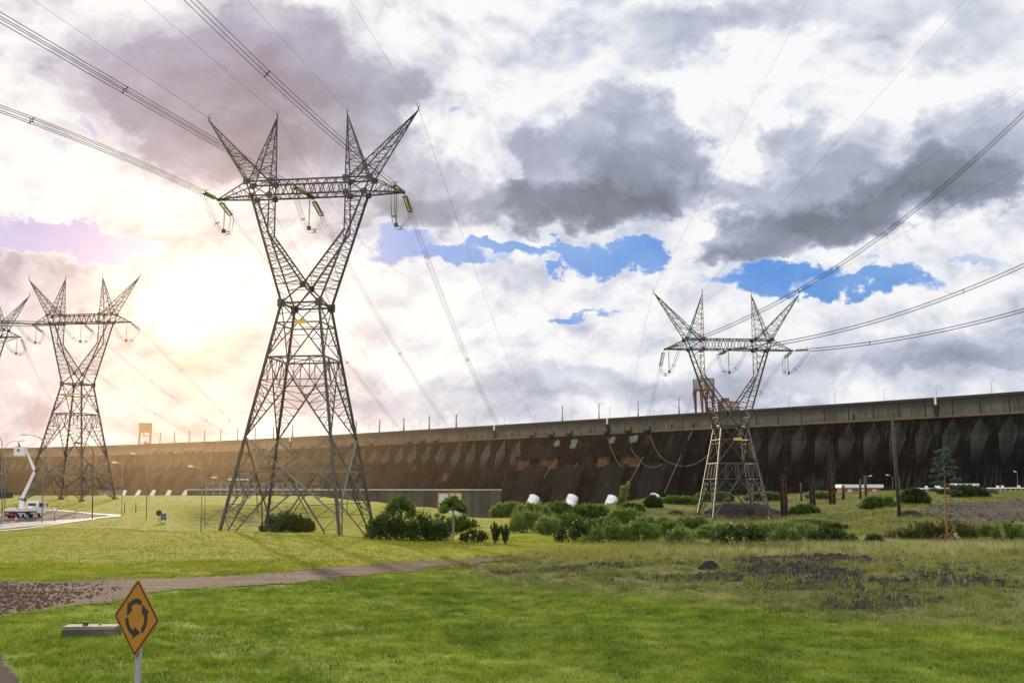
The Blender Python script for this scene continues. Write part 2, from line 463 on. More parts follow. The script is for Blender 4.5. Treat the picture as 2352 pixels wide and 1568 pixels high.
def dirt_mat(name, a, b, c3, sc=1.0, bd=.06):
    m, t = new_mat(name)
    p = t.new('ShaderNodeNewGeometry').outputs['Position']
    q = t.vec('MULTIPLY', p, (0.35, 1.0, 1.0))
    n = t.noise(q, 0.8 * sc, 6.0, 0.65); n2 = t.noise(p, 6.0 * sc, 6.0, 0.7)
    k = t.math('ADD', t.math('MULTIPLY', n, .55), t.math('MULTIPLY', n2, .45))
    c = t.ramp(k, [(0.40, a), (0.51, b), (0.62, c3)])
    finish(t, c, 0.95, 0, t.math('ADD', n, n2), 0.6, bd, spec=0.12)
    return m
M['path'] = dirt_mat('packed earth path', (.045, .026, .018), (.080, .050, .035), (.14, .098, .072))
M['yard'] = dirt_mat('bare earth yard', (.035, .026, .022), (.062, .046, .038), (.10, .078, .06), .6)
M['asphalt'] = dirt_mat('worn asphalt', (.06, .052, .048), (.085, .072, .066), (.11, .095, .085), 2, .01)
M['verge'] = dirt_mat('dark verge asphalt', (.007, .005, .005), (.013, .008, .008), (.025, .017, .015), 2, .02)
M['marking'] = simple('road marking paint', (.68, .66, .60), .6, 0, .15, 2)
M['mound'] = dirt_mat('dark gravel', (.022, .019, .018), (.04, .034, .032), (.065, .055, .05), 2, .15)

# ------------------------------------------------------------------ terrain
_cols = {
    -900: [(0, 0), (45, 0), (105, -.2), (150, -.1), (190, 1.0), (222, 1.9), (262, 2.6), (290, 2.3), (330, -8), (400, -28)],
    250: [(0, 0), (45, 0), (105, -.1), (131, -.3), (150, -.1), (190, 1.0), (222, 1.9), (262, 2.6), (290, 2.3), (330, -8), (400, -28)],
    370: [(0, 0), (45, 0), (105, 0), (125, -.8), (150, -1.0), (170, -.3), (190, 1.2), (222, 2.0), (262, 2.6), (290, 2.3), (330, -8), (400, -28)],
    480: [(0, 0), (45, 0), (88, .25), (104, .18), (116, -2.6), (150, -3.0), (170, -1.4), (187, 1.45), (222, 2.1), (262, 2.6), (290, 2.3), (330, -8), (400, -28)],
    720: [(0, 0), (45, 0), (88, .12), (102, .05), (113, -3.0), (152, -3.2), (168, -1.6), (187, 1.45), (222, 2.0), (262, 2.5), (290, 2.2), (330, -8), (400, -28)],
    860: [(0, 0), (45, 0), (84, .05), (97, -.15), (112, -3.2), (152, -3.4), (170, -1.4), (190, 1.3), (215, 1.4), (250, 1.2), (280, -4), (400, -28)],
    980: [(0, 0), (45, 0), (80, 0), (93, -.2), (110, -2.6), (150, -3.2), (175, -1.8), (200, .4), (215, .6), (240, -2), (270, -8), (400, -28)],
    1120: [(0, 0), (45, 0), (72, 0), (84, -.05), (105, -.6), (130, -1.0), (160, -1.0), (192, -1.0), (215, -3), (260, -14), (400, -28)],
    1300: [(0, 0), (45, .1), (72, .25), (84, 0), (105, -.5), (150, -.8), (180, -.3), (215, .5), (235, .2), (270, -10), (400, -28)],
    1500: [(0, 0), (40, .1), (62, .35), (78, .25), (100, -.4), (130, -1.0), (160, -.9), (190, .2), (225, 1.5), (262, 1.9), (285, 1.0), (330, -8), (400, -28)],
    1700: [(0, 0), (38, .15), (58, .45), (74, .35), (95, -.3), (130, -1.1), (170, -1.3), (200, -.1), (235, 1.4), (275, 2.2), (300, 2.0), (340, -4), (420, -28)],
    1900: [(0, 0), (36, .2), (56, .55), (72, .4), (90, -.2), (120, -.6), (160, -.3), (200, .6), (240, 1.6), (290, 2.9), (330, 3.3), (360, 0), (430, -28)],
    2060: [(0, 0), (34, .2), (54, .6), (72, .4), (88, .0), (119, .85), (160, 1.3), (200, 1.9), (250, 2.7), (300, 3.5), (340, 3.6), (380, 0), (450, -28)],
    2352: [(0, 0), (34, .2), (54, .6), (72, .45), (88, .2), (110, .7), (160, 1.5), (200, 2.0), (250, 2.9), (300, 3.6), (345, 3.7), (380, 0), (450, -28)],
    3200: [(0, 0), (34, .2), (54, .6), (72, .45), (88, .2), (110, .7), (160, 1.5), (200, 2.0), (250, 2.9), (300, 3.6), (345, 3.7), (380, 0), (450, -28)],
}
_kx = np.array(sorted(_cols), float)
_D = np.arange(0, 462, 2.0)
_tab = np.array([np.interp(_D, *zip(*_cols[int(k)])) for k in _kx])
for _ in range(3):
    _tab[:, 1:-1] = (_tab[:, :-2] + 2 * _tab[:, 1:-1] + _tab[:, 2:]) / 4
def height_np(x, y):
    x = np.asarray(x, float); y = np.asarray(y, float)
    yy = np.maximum(y, 1.0)
    px = np.clip(1176 + F * x / (yy * 0.99), _kx[0], _kx[-1])
    d = np.clip(np.where(y > 0, y, 0), 0, _D[-1] - 1e-3)
    i = np.clip(np.searchsorted(_kx, px) - 1, 0, len(_kx) - 2)
    u = (px - _kx[i]) / (_kx[i + 1] - _kx[i]); u = u * u * (3 - 2 * u)
    j = (d / 2.0).astype(int); w = d / 2.0 - j
    a = _tab[i, j] * (1 - w) + _tab[i, j + 1] * w
    b = _tab[i + 1, j] * (1 - w) + _tab[i + 1, j + 1] * w
    z = a * (1 - u) + b * u
    bump = 0.05 * np.sin(x * .31 + 1.3 * np.sin(y * .17)) * np.cos(y * .23 + .7 * np.sin(x * .11)) + 0.025 * np.sin(x * .9 + y * .63)
    return z + bump * np.clip((y - 12) / 10, 0, 1)
def H(x, y):
    return float(height_np([x], [y])[0])
def PG(px, py, dmax=420.0):
    """where the line of sight through a pixel meets the ground"""
    d = ray(px, py)
    ys = np.arange(12.0, dmax, 0.5)
    xs = d.x / d.y * ys; zs = CAMZ + d.z / d.y * ys
    below = np.nonzero(zs < height_np(xs, ys))[0]
    Y = ys[below[0]] if len(below) else dmax
    P = Vector((0, 0, CAMZ)) + d * (Y / d.y)
    P.z = H(P.x, P.y)
    return P
def pxy(x, y, z=0.0):
    """frame position of ground points, for laying out zones of turf"""
    fw = y * math.cos(PITCH) + (z - CAMZ) * math.sin(PITCH)
    up = -y * math.sin(PITCH) + (z - CAMZ) * math.cos(PITCH)
    return 1176 + F * x / fw, 784 - F * up / fw

def poly_mask(px, py, poly, soft):
    """signed soft inside test"""
    n = len(poly); inside = np.zeros(px.shape, bool); dist = np.full(px.shape, 1e9)
    for i in range(n):
        x0, y0 = poly[i]; x1, y1 = poly[(i + 1) % n]
        c = ((y0 > py) != (y1 > py)) & (px < (x1 - x0) * (py - y0) / (y1 - y0 + 1e-12) + x0)
        inside ^= c
        t = np.clip(((px - x0) * (x1 - x0) + (py - y0) * (y1 - y0)) / ((x1 - x0) ** 2 + (y1 - y0) ** 2 + 1e-12), 0, 1)
        dist = np.minimum(dist, np.hypot(px - x0 - t * (x1 - x0), py - y0 - t * (y1 - y0)))
    sd = np.where(inside, dist, -dist)
    return np.clip(sd / soft * 0.5 + 0.5, 0, 1)
def world_poly(pts, z=0.0):
    out = []
    for (a, b) in pts:
        p = PG(a, b); out.append((p.x, p.y))
    return out
PATH = world_poly([(-300, 1345), (0, 1334), (150, 1336), (400, 1329), (560, 1321), (674, 1313), (856, 1297), (1002, 1288), (1120, 1282), (1200, 1279), (1290, 1276),
                   (1290, 1279), (1220, 1283), (1148, 1288), (1075, 1296), (1002, 1303), (929, 1316), (783, 1332), (674, 1343), (458, 1355), (344, 1364), (272, 1381), (115, 1405), (57, 1412), (0, 1424), (-300, 1470)])
YARD = world_poly([(2130, 1160), (2200, 1153), (2352, 1148), (2700, 1148), (2700, 1200), (2352, 1196), (2290, 1206), (2230, 1212), (2170, 1206), (2150, 1190), (2110, 1180)])
DRYZ = world_poly([(900, 1300), (1002, 1313), (1075, 1330), (1220, 1360), (1531, 1378), (1700, 1400), (1845, 1421), (1985, 1438), (2352, 1462), (2700, 1475)]) + [(260, 330), (20, 330), (12, 190), (12, 85)]
def blob_list(bl):
    out = []
    for (px, py, rx, ry, w) in bl:
        c = PG(px, py); D = c.y
        out.append((c.x, c.y, rx * D / F, max(.6, abs(ry) * D * D / (CAMZ * F)), w))
    return out
SOIL_AND_SHADE = blob_list([(1835, 1288, 100, 8, 1.7), (1640, 1326, 130, 6, 1.5), (1830, 1316, 90, 13, 2.0), (1960, 1281, 50, 6, 1.5), (1990, 1337, 70, 8, 1.5), (2200, 1330, 60, 5, 1.2), (1760, 1350, 150, 10, .42),
                  (2060, 1370, 200, 18, .38), (2250, 1340, 160, 14, .38), (1400, 1298, 70, 5, .8), (1290, 1308, 90, 6, .55), (1180, 1312, 80, 8, .4), (2150, 1310, 120, 16, .42), (1950, 1400, 160, 14, .35), (1700, 1180, 40, 4, .3), (480, 1186, 110, 8, .38), (660, 1190, 130, 10, .42), (1620, 1215, 120, 5, .4), (2000, 1205, 120, 6, .45), (1900, 1190, 90, 4, .4)])  # blobs on the hollow's bank paint in the shade of its slope
def fields(x, y):
    """painted lawn glow, dry, soil plus painted bank shade weights at ground points"""
    lawn_glow = poly_mask(x, y, [(-400, 53), (-16, 51), (8, 62), (16, 82), (12, 200), (12, 330), (-400, 330)], 6.0)  # zone of turf that carries the painted warm glow
    dry = poly_mask(x, y, DRYZ, 5.0)
    soil = np.zeros(x.shape)
    for (cx, cy, rx, ry, w) in SOIL_AND_SHADE:
        q = ((x - cx) / rx) ** 2 + ((y - cy) / ry) ** 2
        soil += w * np.exp(-q * .9)
    soil += 0.20 * dry
    # bare footing round pylon bases
    for (cx, cy, r) in ((-21.5, 221, 10), (39, 181, 9)):
        soil += .5 * np.exp(-(((x - cx) / r) ** 2 + ((y - cy) / r) ** 2))
    return lawn_glow, dry, np.clip(soil, 0, 1.2)

def build_ground():
    az = np.concatenate([np.arange(-180, -40, 4.0), np.arange(-40, -31, 1.0), np.arange(-31, 31, .16), np.arange(31, 41, 1.0), np.arange(41, 180, 4.0)])
    rr = np.concatenate([[2, 6, 12, 18], np.arange(21, 110, .5), np.arange(110, 300, 1.5), np.arange(300, 470, 5), [520, 700, 1000, 1600, 2600, 4500, 9000]])
    A, RR = np.meshgrid(np.radians(az), rr)
    X = np.sin(A) * RR; Y = np.cos(A) * RR
    Z = height_np(X, Y)
    Z = np.where(RR > 465, -28.0, Z)
    Z = np.where((np.abs(np.degrees(A)) > 60) & (RR > 300), np.minimum(Z, 0), Z)
    n = len(az); m = len(rr)
    verts = np.stack([X, Y, Z], -1).reshape(-1, 3)
    verts = np.vstack([verts, [[0, 0, 0]]])
    I = np.arange(n * m).reshape(m, n)
    a = I[:-1, :]; b = np.roll(I, -1, 1)[:-1, :]; c = np.roll(I, -1, 1)[1:, :]; d = I[1:, :]
    t1 = np.stack([a, d, c], -1).reshape(-1, 3); t2 = np.stack([a, c, b], -1).reshape(-1, 3)
    cen = np.stack([np.full(n, n * m), I[0], np.roll(I[0], -1)], -1)
    tris = np.vstack([t1, t2, cen])[:, ::-1]
    mo, dr, so = fields(verts[:, 0], verts[:, 1])
    g = fast_mesh('ground', verts, tris[:, ::-1], M['ground'], {'lawn_glow': mo, 'dry': dr, 'soil': so})  # soil also carries the shade painted on the hollow's bank
    g.data.polygons.foreach_set('use_smooth', [True] * len(g.data.polygons))
    tag(g, kind='structure')
build_ground()

def sheet(name, poly, mat, lift=.03, step=.5, jag=.5, seed=1, label=None):
    """a conforming sheet: grid cells whose centre lies inside the polygon, rim jittered"""
    xs = [p[0] for p in poly]; ys = [p[1] for p in poly]
    gx = np.arange(min(xs) - 2, max(xs) + 2, step); gy = np.arange(min(ys) - 2, max(ys) + 2, step)
    X, Y = np.meshgrid(gx, gy)
    wob = jag * (np.sin(X * 1.1 + seed) * np.cos(Y * 1.7 + seed * 2) + .6 * np.sin(X * 2.9 + Y * 1.3))
    m = poly_mask(X, Y, poly, 2.0 * 1.0) + wob * .25
    inside = m > .5
    keep = inside[:-1, :-1] & inside[1:, :-1] & inside[:-1, 1:] & inside[1:, 1:]
    I = np.arange(X.size).reshape(X.shape)
    a = I[:-1, :-1][keep]; b = I[:-1, 1:][keep]; c = I[1:, 1:][keep]; d = I[1:, :-1][keep]
    tris = np.vstack([np.stack([a, b, c], -1), np.stack([a, c, d], -1)])
    used, inv = np.unique(tris, return_inverse=True)
    V = np.stack([X.ravel(), Y.ravel(), height_np(X.ravel(), Y.ravel()) + lift], -1)[used]
    o = fast_mesh(name, V, inv.reshape(-1, 3), mat)
    tag(o, label, kind='structure')
    return o
sheet('dirt_path', PATH, M['path'], .035, .2, .45, 1)
sheet('dirt_yard', YARD, M['yard'], .06, 1.0, .9, 3)
ROADP = world_poly([(-420, 1214), (0, 1182), (22, 1181), (92, 1169), (150, 1172), (207, 1178), (278, 1183), (255, 1188), (207, 1191), (140, 1201), (60, 1213), (0, 1222), (-420, 1275)])
sheet('asphalt_road', ROADP, M['asphalt'], .05, .5, .0, 5)
CORNER = world_poly([(-500, 1480), (-60, 1490), (6, 1497), (22, 1520), (40, 1545), (52, 1575), (70, 1640), (-500, 1700)])
sheet('asphalt_verge', CORNER, M['verge'], .04, .12, .08, 2)
def road_markings():
    mb = MB()
    def quad(pts):
        vs = []
        for p in pts:
            g = PG(*p); vs.append((g.x, g.y, H(g.x, g.y) + .07))
        mb.add(vs, [(0, 1, 2, 3)])
    # edge lines
    up = [(-200, 1196), (0, 1183.5), (92, 1170.5), (150, 1173), (207, 1179), (278, 1183.6)]
    for (a, b), (c, d) in zip(up[:-1], up[1:]):
        n = 6
        for k in range(n):
            x0 = a + (c - a) * k / n; x1 = a + (c - a) * (k + 1) / n; y0 = b + (d - b) * k / n; y1 = b + (d - b) * (k + 1) / n
            quad([(x0, y0 + .9), (x1, y1 + .9), (x1, y1 - .1), (x0, y0 - .1)])
    # hatched wedge of slanting bars
    for k in range(34):
        x = -60 + k * 8.2
        t = (x + 60) / 330.0
        yb = 1222.5 - 36 * t + 3 * t * t; h = 14 * (1 - t) + 2.0
        quad([(x, yb - .2), (x + 3.6, yb - .75), (x + 3.6 + 18 * (1 - .7 * t), yb - h - .5), (x + 18 * (1 - .7 * t), yb - h)])
    for (x, y) in ((5, 1200.2), (22, 1199.5), (46, 1200)):
        quad([(x, y), (x + 12, y - .6), (x + 12, y - 1.3), (x, y - .7)])
    # solid lower line
    lo = [(-60, 1225), (60, 1214.5), (140, 1203), (207, 1192), (278, 1184.5)]
    for (a, b), (c, d) in zip(lo[:-1], lo[1:]):
        n = 6
        for k in range(n):
            x0 = a + (c - a) * k / n; x1 = a + (c - a) * (k + 1) / n; y0 = b + (d - b) * k / n; y1 = b + (d - b) * (k + 1) / n
            quad([(x0, y0), (x1, y1), (x1, y1 - .9), (x0, y0 - .9)])
    o = mb.build('road_markings', M['marking'])
    tag(o, kind='structure')
road_markings()

# ------------------------------------------------------------------ lattice towers
def lattice_tower(name, loc, psi, W, foot, label, long_body, feet_dz=(0, 0, 0, 0)):
    """W = height of the waist above loc; foot = height of the feet (negative = below loc)"""
    root = empty(name, loc, -psi, label, 'transmission tower', 'lattice transmission towers')
    def hw(z):                                   # half width of the body at height z
        return 2.3 + (W - z) * .171
    leg_w = .26
    sg = [(-1, -1), (1, -1), (1, 1), (-1, 1)]
    def corner(i, z):
        sx, sy = sg[i]; h = hw(z)
        return Vector((sx * h, sy * h, z))
    for i in range(4):
        mb = MB(); zf = foot + feet_dz[i]
        mb.bar(corner(i, zf), corner(i, W), leg_w * 1.15, leg_w)
        c = corner(i, zf)
        mb.box((c.x, c.y, zf - .1), (.9, .9, .5))
        mb.build('leg', M['steel'], root)
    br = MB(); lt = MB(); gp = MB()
    def lerp(a, b, t): return a + (b - a) * t
    def rungs(B, a0, a1, b0, b1, n, w=.07, first=True):
        """zig zag between the line a0-a1 and b0-b1"""
        for k in range(n):
            t0 = (k + .5) / n; t1 = (k + 1.0) / n
            pa = lerp(a0, a1, t0); pb = lerp(b0, b1, t0)
            B.bar(pa, pb, w)
            if k < n - 1:
                B.bar(pb, lerp(a0, a1, t1 + .5 / n - .0), w)
    z1 = W - 2.4; z2 = W - 6.5; zm = W - 9.2; z3 = W - 15.8; z4 = W - 19.6
    for i in range(4):
        j = (i + 1) % 4
        # waist ring, sign ring, upper ring
        for z, w in ((W, .2), (z1, .14), (z2, .17)):
            br.bar(corner(i, z), corner(j, z), w)
        mid1 = (corner(i, z1) + corner(j, z1)) / 2; mid0 = (corner(i, W) + corner(j, W)) / 2
        mid2 = (corner(i, z2) + corner(j, z2)) / 2
        for a in (i, j):
            br.bar(corner(a, W), mid1, .11)                       # K from waist to ring 1
            br.bar(lerp(corner(a, W), mid1, .5), lerp(corner(a, W), corner(a, z1), .55), .06)
            br.bar(mid1, corner(a, z2), .12)                      # inverted V ring 1 -> ring 2
            rungs(br, corner(a, z2), corner(a, z1), corner(a, z2), mid1, 3)
        # truss under ring 2
        m = (corner(i, zm) + corner(j, zm)) / 2
        for a in (i, j):
            q = lerp(corner(a, z2), mid2, .5); e = corner(a, zm)
            br.bar(q, m, .10); br.bar(e, m, .09)
            br.bar(lerp(corner(a, z2), mid2, .05), lerp(e, m, .5), .08)
            br.bar(q, lerp(e, m, .5), .08); br.bar(lerp(e, m, .5), lerp(m, corner(a, z3), .22), .06)
            br.bar(corner(a, zm), q, .08)
            br.bar(m, corner(a, z3), .15)                          # big inverted V to the legs
            rungs(br, lerp(corner(a, z3), corner(a, zm), .12), corner(a, zm), lerp(corner(a, z3), m, .12), lerp(corner(a, z3), m, .9), 6, .07)
        br.bar(mid2, m, .07)
        if long_body:
            # crossing braces of the lowest storey, and their ring
            zl = max(foot + 2.2, W - 24.5)
            lt.bar(corner(i, z3), corner(j, zl), .16); lt.bar(corner(j, z3), corner(i, zl), .16)
            lt.bar(corner(i, z4), corner(j, z4), .15)
            mid4 = (corner(i, z4) + corner(j, z4)) / 2
            for a in (i, j):
                b = j if a == i else i
                zx = lerp(corner(a, z3), corner(b, zl), .22); zy = lerp(corner(a, z3), corner(b, zl), .78)
                br.bar(corner(a, (z3 + z4) / 2), zx, .08); br.bar(corner(b, (z4 + zl) / 2), zy, .08)
                br.bar(zx, corner(a, z4), .07); br.bar(zy, corner(b, z4), .07)
                lt.bar(lerp(corner(a, z4), mid4, .5), lerp(corner(a, z3), corner(b, zl), .5 * .45 + .2), .06)
                br.bar(lerp(corner(a, z4), mid4, 1.0), lerp(corner(a, zl), corner(b, zl), .25), .09)
                # inner stay leaning to the foot
                q = lerp(corner(a, z4), corner(b, z4), .30); q.z = z4 - 3.0
                ft = corner(a, foot + .2) ; ft = ft + (corner(b, foot) - corner(a, foot)) * .02
                br.bar(q, ft, .13)
                br.bar(q, corner(a, z4), .09); br.bar(q, mid4, .09)
                L = q - ft
                for k in range(4):
                    t = (k + 1) / 4.6
                    pl = corner(a, foot + .2 + (z4 - 3 - foot) * t); pq = ft + L * t
                    br.bar(pl, pq, .065)
                    if k < 3: br.bar(pq, corner(a, foot + .2 + (z4 - 3 - foot) * (k + 2) / 4.6), .055)
        else:
            for a in (i, j):
                b = j if a == i else i
                q = lerp(corner(a, z3 + .8), corner(b, z3 + .8), .10)
                br.bar(corner(a, z3 + 2.4), q, .07)
    # plan bracing
    for z in (W, z2):
        br.bar(corner(0, z), corner(2, z), .08); br.bar(corner(1, z), corner(3, z), .08)
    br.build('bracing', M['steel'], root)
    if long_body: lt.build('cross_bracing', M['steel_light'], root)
    # gusset plates
    def plate(p, s=.62, dy=0):
        g_ = MB(); g_.box((0, 0, 0), (s, .10, s)); g_.box((0, 0, 0), (.10, s * .8, s * .9))
        g_.build('gusset_plate', M['gusset'], root).location = p
    for i in range(4): plate(corner(i, W), .95)
    # cage: two fork arms, each a four chord truss
    zl_, zu_ = W + 13.5, W + 15.3
    D2 = 1.0
    for s in (-1, 1):
        fk = MB()
        for sy in (-1, 1):
            o0 = Vector((s * 2.3, sy * 2.3, W)); o1 = Vector((s * 7.0, sy * D2, zl_))
            ap = Vector((0, sy * 1.55, W + 2.3)); kn = Vector((s * 4.75, sy * 1.15, W + 8.9)); i1 = Vector((s * 4.75, sy * D2, zl_))
            fk.bar(o0, o1, .22); fk.bar(ap, kn, .18); fk.bar(kn, i1, .14)
            fk.bar(Vector((-s * 2.3, sy * 2.3, W)), ap, .17)
            # web between outer and inner chord
            n = 7
            for k in range(n):
                t = k / n
                pi_ = lerp(ap, kn, t); zz = pi_.z; po = lerp(o0, o1, (zz - W) / 13.5)
                pi2 = lerp(ap, kn, (k + .5) / n); po2 = lerp(o0, o1, (pi2.z - W) / 13.5)
                fk.bar(po, pi_, .07); fk.bar(po, pi2, .07); 
                pi3 = lerp(ap, kn, (k + 1) / n); fk.bar(po2, pi3, .055)
            n = 4
            for k in range(n + 1):
                t = k / n; pi_ = lerp(kn, i1, t); po = lerp(o0, o1, (pi_.z - W) / 13.5)
                fk.bar(po, pi_, .07)
                if k < n:
                    p2 = lerp(kn, i1, (k + 1) / n); fk.bar(po, p2, .06)
            plate(ap, .75)
        # webs front to back
        for (a0, a1) in (((2.3, 2.3, W), (7.0, D2, zl_)), ((0, 1.55, W + 2.3), (4.75, 1.15, W + 8.9)), ((4.75, 1.15, W + 8.9), (4.75, D2, zl_))):
            A0 = Vector((s * a0[0], -a0[1], a0[2])); A1 = Vector((s * a1[0], -a1[1], a1[2]))
            B0 = Vector((s * a0[0], a0[1], a0[2])); B1 = Vector((s * a1[0], a1[1], a1[2]))
            n = max(3, int((A1 - A0).length / 1.5))
            for k in range(n):
                fk.bar(lerp(A0, A1, k / n), lerp(B0, B1, k / n), .055)
                if k % 2: fk.bar(lerp(A0, A1, k / n), lerp(B0, B1, (k + 1) / n), .05)
                else: fk.bar(lerp(B0, B1, k / n), lerp(A0, A1, (k + 1) / n), .05)
        fk.build('fork_arm', M['steel'], root)
    # bridge and side arms
    cb = MB()
    for sy in (-1, 1):
        cb.bar((-7.75, sy * D2, zu_), (7.75, sy * D2, zu_), .17)
        cb.bar((-7.2, sy * D2, zl_), (7.2, sy * D2, zl_), .17)
        for s in (-1, 1):
            tip = Vector((s * 11.6, sy * .18, zl_ - .05))
            cb.bar((s * 7.1, sy * D2, zl_), tip, .16); cb.bar((s * 7.75, sy * D2, zu_), tip, .11)
            lo0 = Vector((s * 7.1, sy * D2, zl_)); up0 = Vector((s * 7.75, sy * D2, zu_))
            for k in range(1, 4):
                cb.bar(lerp(lo0, tip, k / 4), lerp(up0, tip, k / 4), .06)
                cb.bar(lerp(lo0, tip, (k - 1) / 4 + .02), lerp(up0, tip, k / 4), .06)
            cb.bar((s * 7.05, sy * D2, zl_), (s * 7.75, sy * D2, zu_), .16)
            cb.bar((s * 4.75, sy * D2, zl_), (s * 4.7, sy * D2, zu_), .14)
            cb.bar((s * 4.75, sy * D2, zl_), (s * 7.75, sy * D2, zu_), .08); cb.bar((s * 4.7, sy * D2, zu_), (s * 7.0, sy * D2, zl_), .08)
        n = 8
        for k in range(n):
            x0 = -4.7 + 9.4 * k / n; x1 = x0 + 9.4 / n; xm = (x0 + x1) / 2
            cb.bar((x0, sy * D2, zu_), (xm, sy * D2, zl_), .085); cb.bar((xm, sy * D2, zl_), (x1, sy * D2, zu_), .085)
            if k % 2 == 0: cb.bar((x0, sy * D2, zl_), (xm, sy * D2, zu_), .05)
    for z in (zl_, zu_):
        n = 7
        for k in range(n + 1):
            x = -7.0 + 14.0 * k / n
            cb.bar((x, -D2, z), (x, D2, z), .06)
            if k < n: cb.bar((x, -D2 if k % 2 else D2, z), (x + 2.0, D2 if k % 2 else -D2, z), .05)
    for s in (-1, 1):
        for k in range(1, 5):
            t = k / 5; d = D2 * (1 - t) + .18 * t; x = s * (7.0 + 4.6 * t)
            cb.bar((x, -d, zl_), (x, d, zl_), .06)
            cb.bar((x, -d, zl_), (x + s * .9, d * .8, zl_), .05)
        cb.box((s * 11.6, 0, zl_ - .05), (.35, .5, .3))
        for x in (7.75, 4.7):
            for sy in (-1, 1): plate(Vector((s * x, sy * D2, zu_)), .7)
        for x in (7.02, 4.75):
            for sy in (-1, 1): plate(Vector((s * x, sy * D2, zl_)), .7)
    cb.box((0, 0, zl_), (.5, 2.3, .3))
    cb.build('crossarm', M['steel'], root)
    # four earth wire peaks
    for s in (-1, 1):
        for (xt, base) in ((13.3, ((7.75, 4.7))), (4.45, ((7.75, 4.7)))):
            pk = MB()
            tip = Vector((s * xt, 0, W + 23.6))
            if xt > 10:
                roots = [Vector((s * 7.75, -D2, zu_)), Vector((s * 7.75, D2, zu_)), Vector((s * 5.05, D2, zu_ + .1)), Vector((s * 5.05, -D2, zu_ + .1))]
            else:
                roots = [Vector((s * 4.7, -D2, zu_)), Vector((s * 4.7, D2, zu_)), Vector((s * 7.4, D2, zu_ + .1)), Vector((s * 7.4, -D2, zu_ + .1))]
            for r_ in roots: pk.bar(r_, tip, .13, .09)
            n = 9
            for f in range(4):
                a, b = roots[f], roots[(f + 1) % 4]
                for k in range(n):
                    t = 1 - (1 - k / n) ** 1.0
                    t2 = (k + 1) / n
                    if k: pk.bar(lerp(a, tip, t), lerp(b, tip, t), .055)
                    if k < n - 1:
                        if k % 2: pk.bar(lerp(a, tip, t), lerp(b, tip, t2), .055)
                        else: pk.bar(lerp(b, tip, t), lerp(a, tip, t2), .055)
            pk.bar(tip - Vector((0, 0, .1)), tip + Vector((0, 0, .45)), .10)
            ring = [tip + Vector((.16 * math.cos(a), 0, .6 + .28 * math.sin(a))) for a in np.linspace(0, 2 * math.pi, 13)]
            pk.tube(ring, .022, 5, False)
            pk.build('earth_wire_peak', M['steel'], root)
    sp = MB(); h = hw(z1)
    sp.box((h * .12, -h - .14, z1), (1.5, .04, .42))
    sp.build('warning_plate', M['yellow'], root)
    return root

def tmat(loc, psi):
    return Matrix.Translation(Vector(loc)) @ Matrix.Rotation(-psi, 4, 'Z')

MAIN_PSI, RIGHT_PSI, LEFT_PSI = R(8), R(-5), R(9)
mc = PY(700, 1122, 120); MAINL = Vector((mc.x - .4 * math.cos(MAIN_PSI), mc.y, 0))
rc = PY(1684, 1122, 180); RIGHTL = Vector((rc.x - .1, 180, 0))
lc = PY(180, 1122, 222); LEFTL = Vector((lc.x - 1.5, 222, 0))
farc = PY(-78, 1122, 250); FARL = Vector((farc.x, 250, 0))
W_MAIN, W_RIGHT, W_LEFT = 25.8, 15.15, 26.75
def feet_drop(loc, psi, W, foot):
    m = tmat(loc, psi); out = []
    h = 2.3 + (W - foot) * .171
    for sx, sy in ((-1, -1), (1, -1), (1, 1), (-1, 1)):
        p = m @ Vector((sx * h, sy * h, 0)); out.append(H(p.x, p.y) + .15 - foot)
    return out
lattice_tower('lattice_tower', MAINL, MAIN_PSI, W_MAIN, -3.0, 'tall dark steel lattice pylon in the foreground, largest of all, standing behind the lawn crest', True, feet_drop(MAINL, MAIN_PSI, W_MAIN, -3.0))
lattice_tower('lattice_tower', RIGHTL, RIGHT_PSI, W_RIGHT, -1.2, 'short legged steel lattice pylon with a yellow plate, rising beside the dark gravel mound', False, feet_drop(RIGHTL, RIGHT_PSI, W_RIGHT, -1.2))
lattice_tower('lattice_tower', LEFTL, LEFT_PSI, W_LEFT, 1.9, 'distant glowing steel lattice pylon standing on the lawn behind the white boom truck', True, feet_drop(LEFTL, LEFT_PSI, W_LEFT, 1.9))
lattice_tower('lattice_tower', FARL, LEFT_PSI, 27.6, 2.3, 'farthest pylon, only one arm tip and one peak showing at the left edge', True, feet_drop(FARL, LEFT_PSI, 27.6, 2.3))

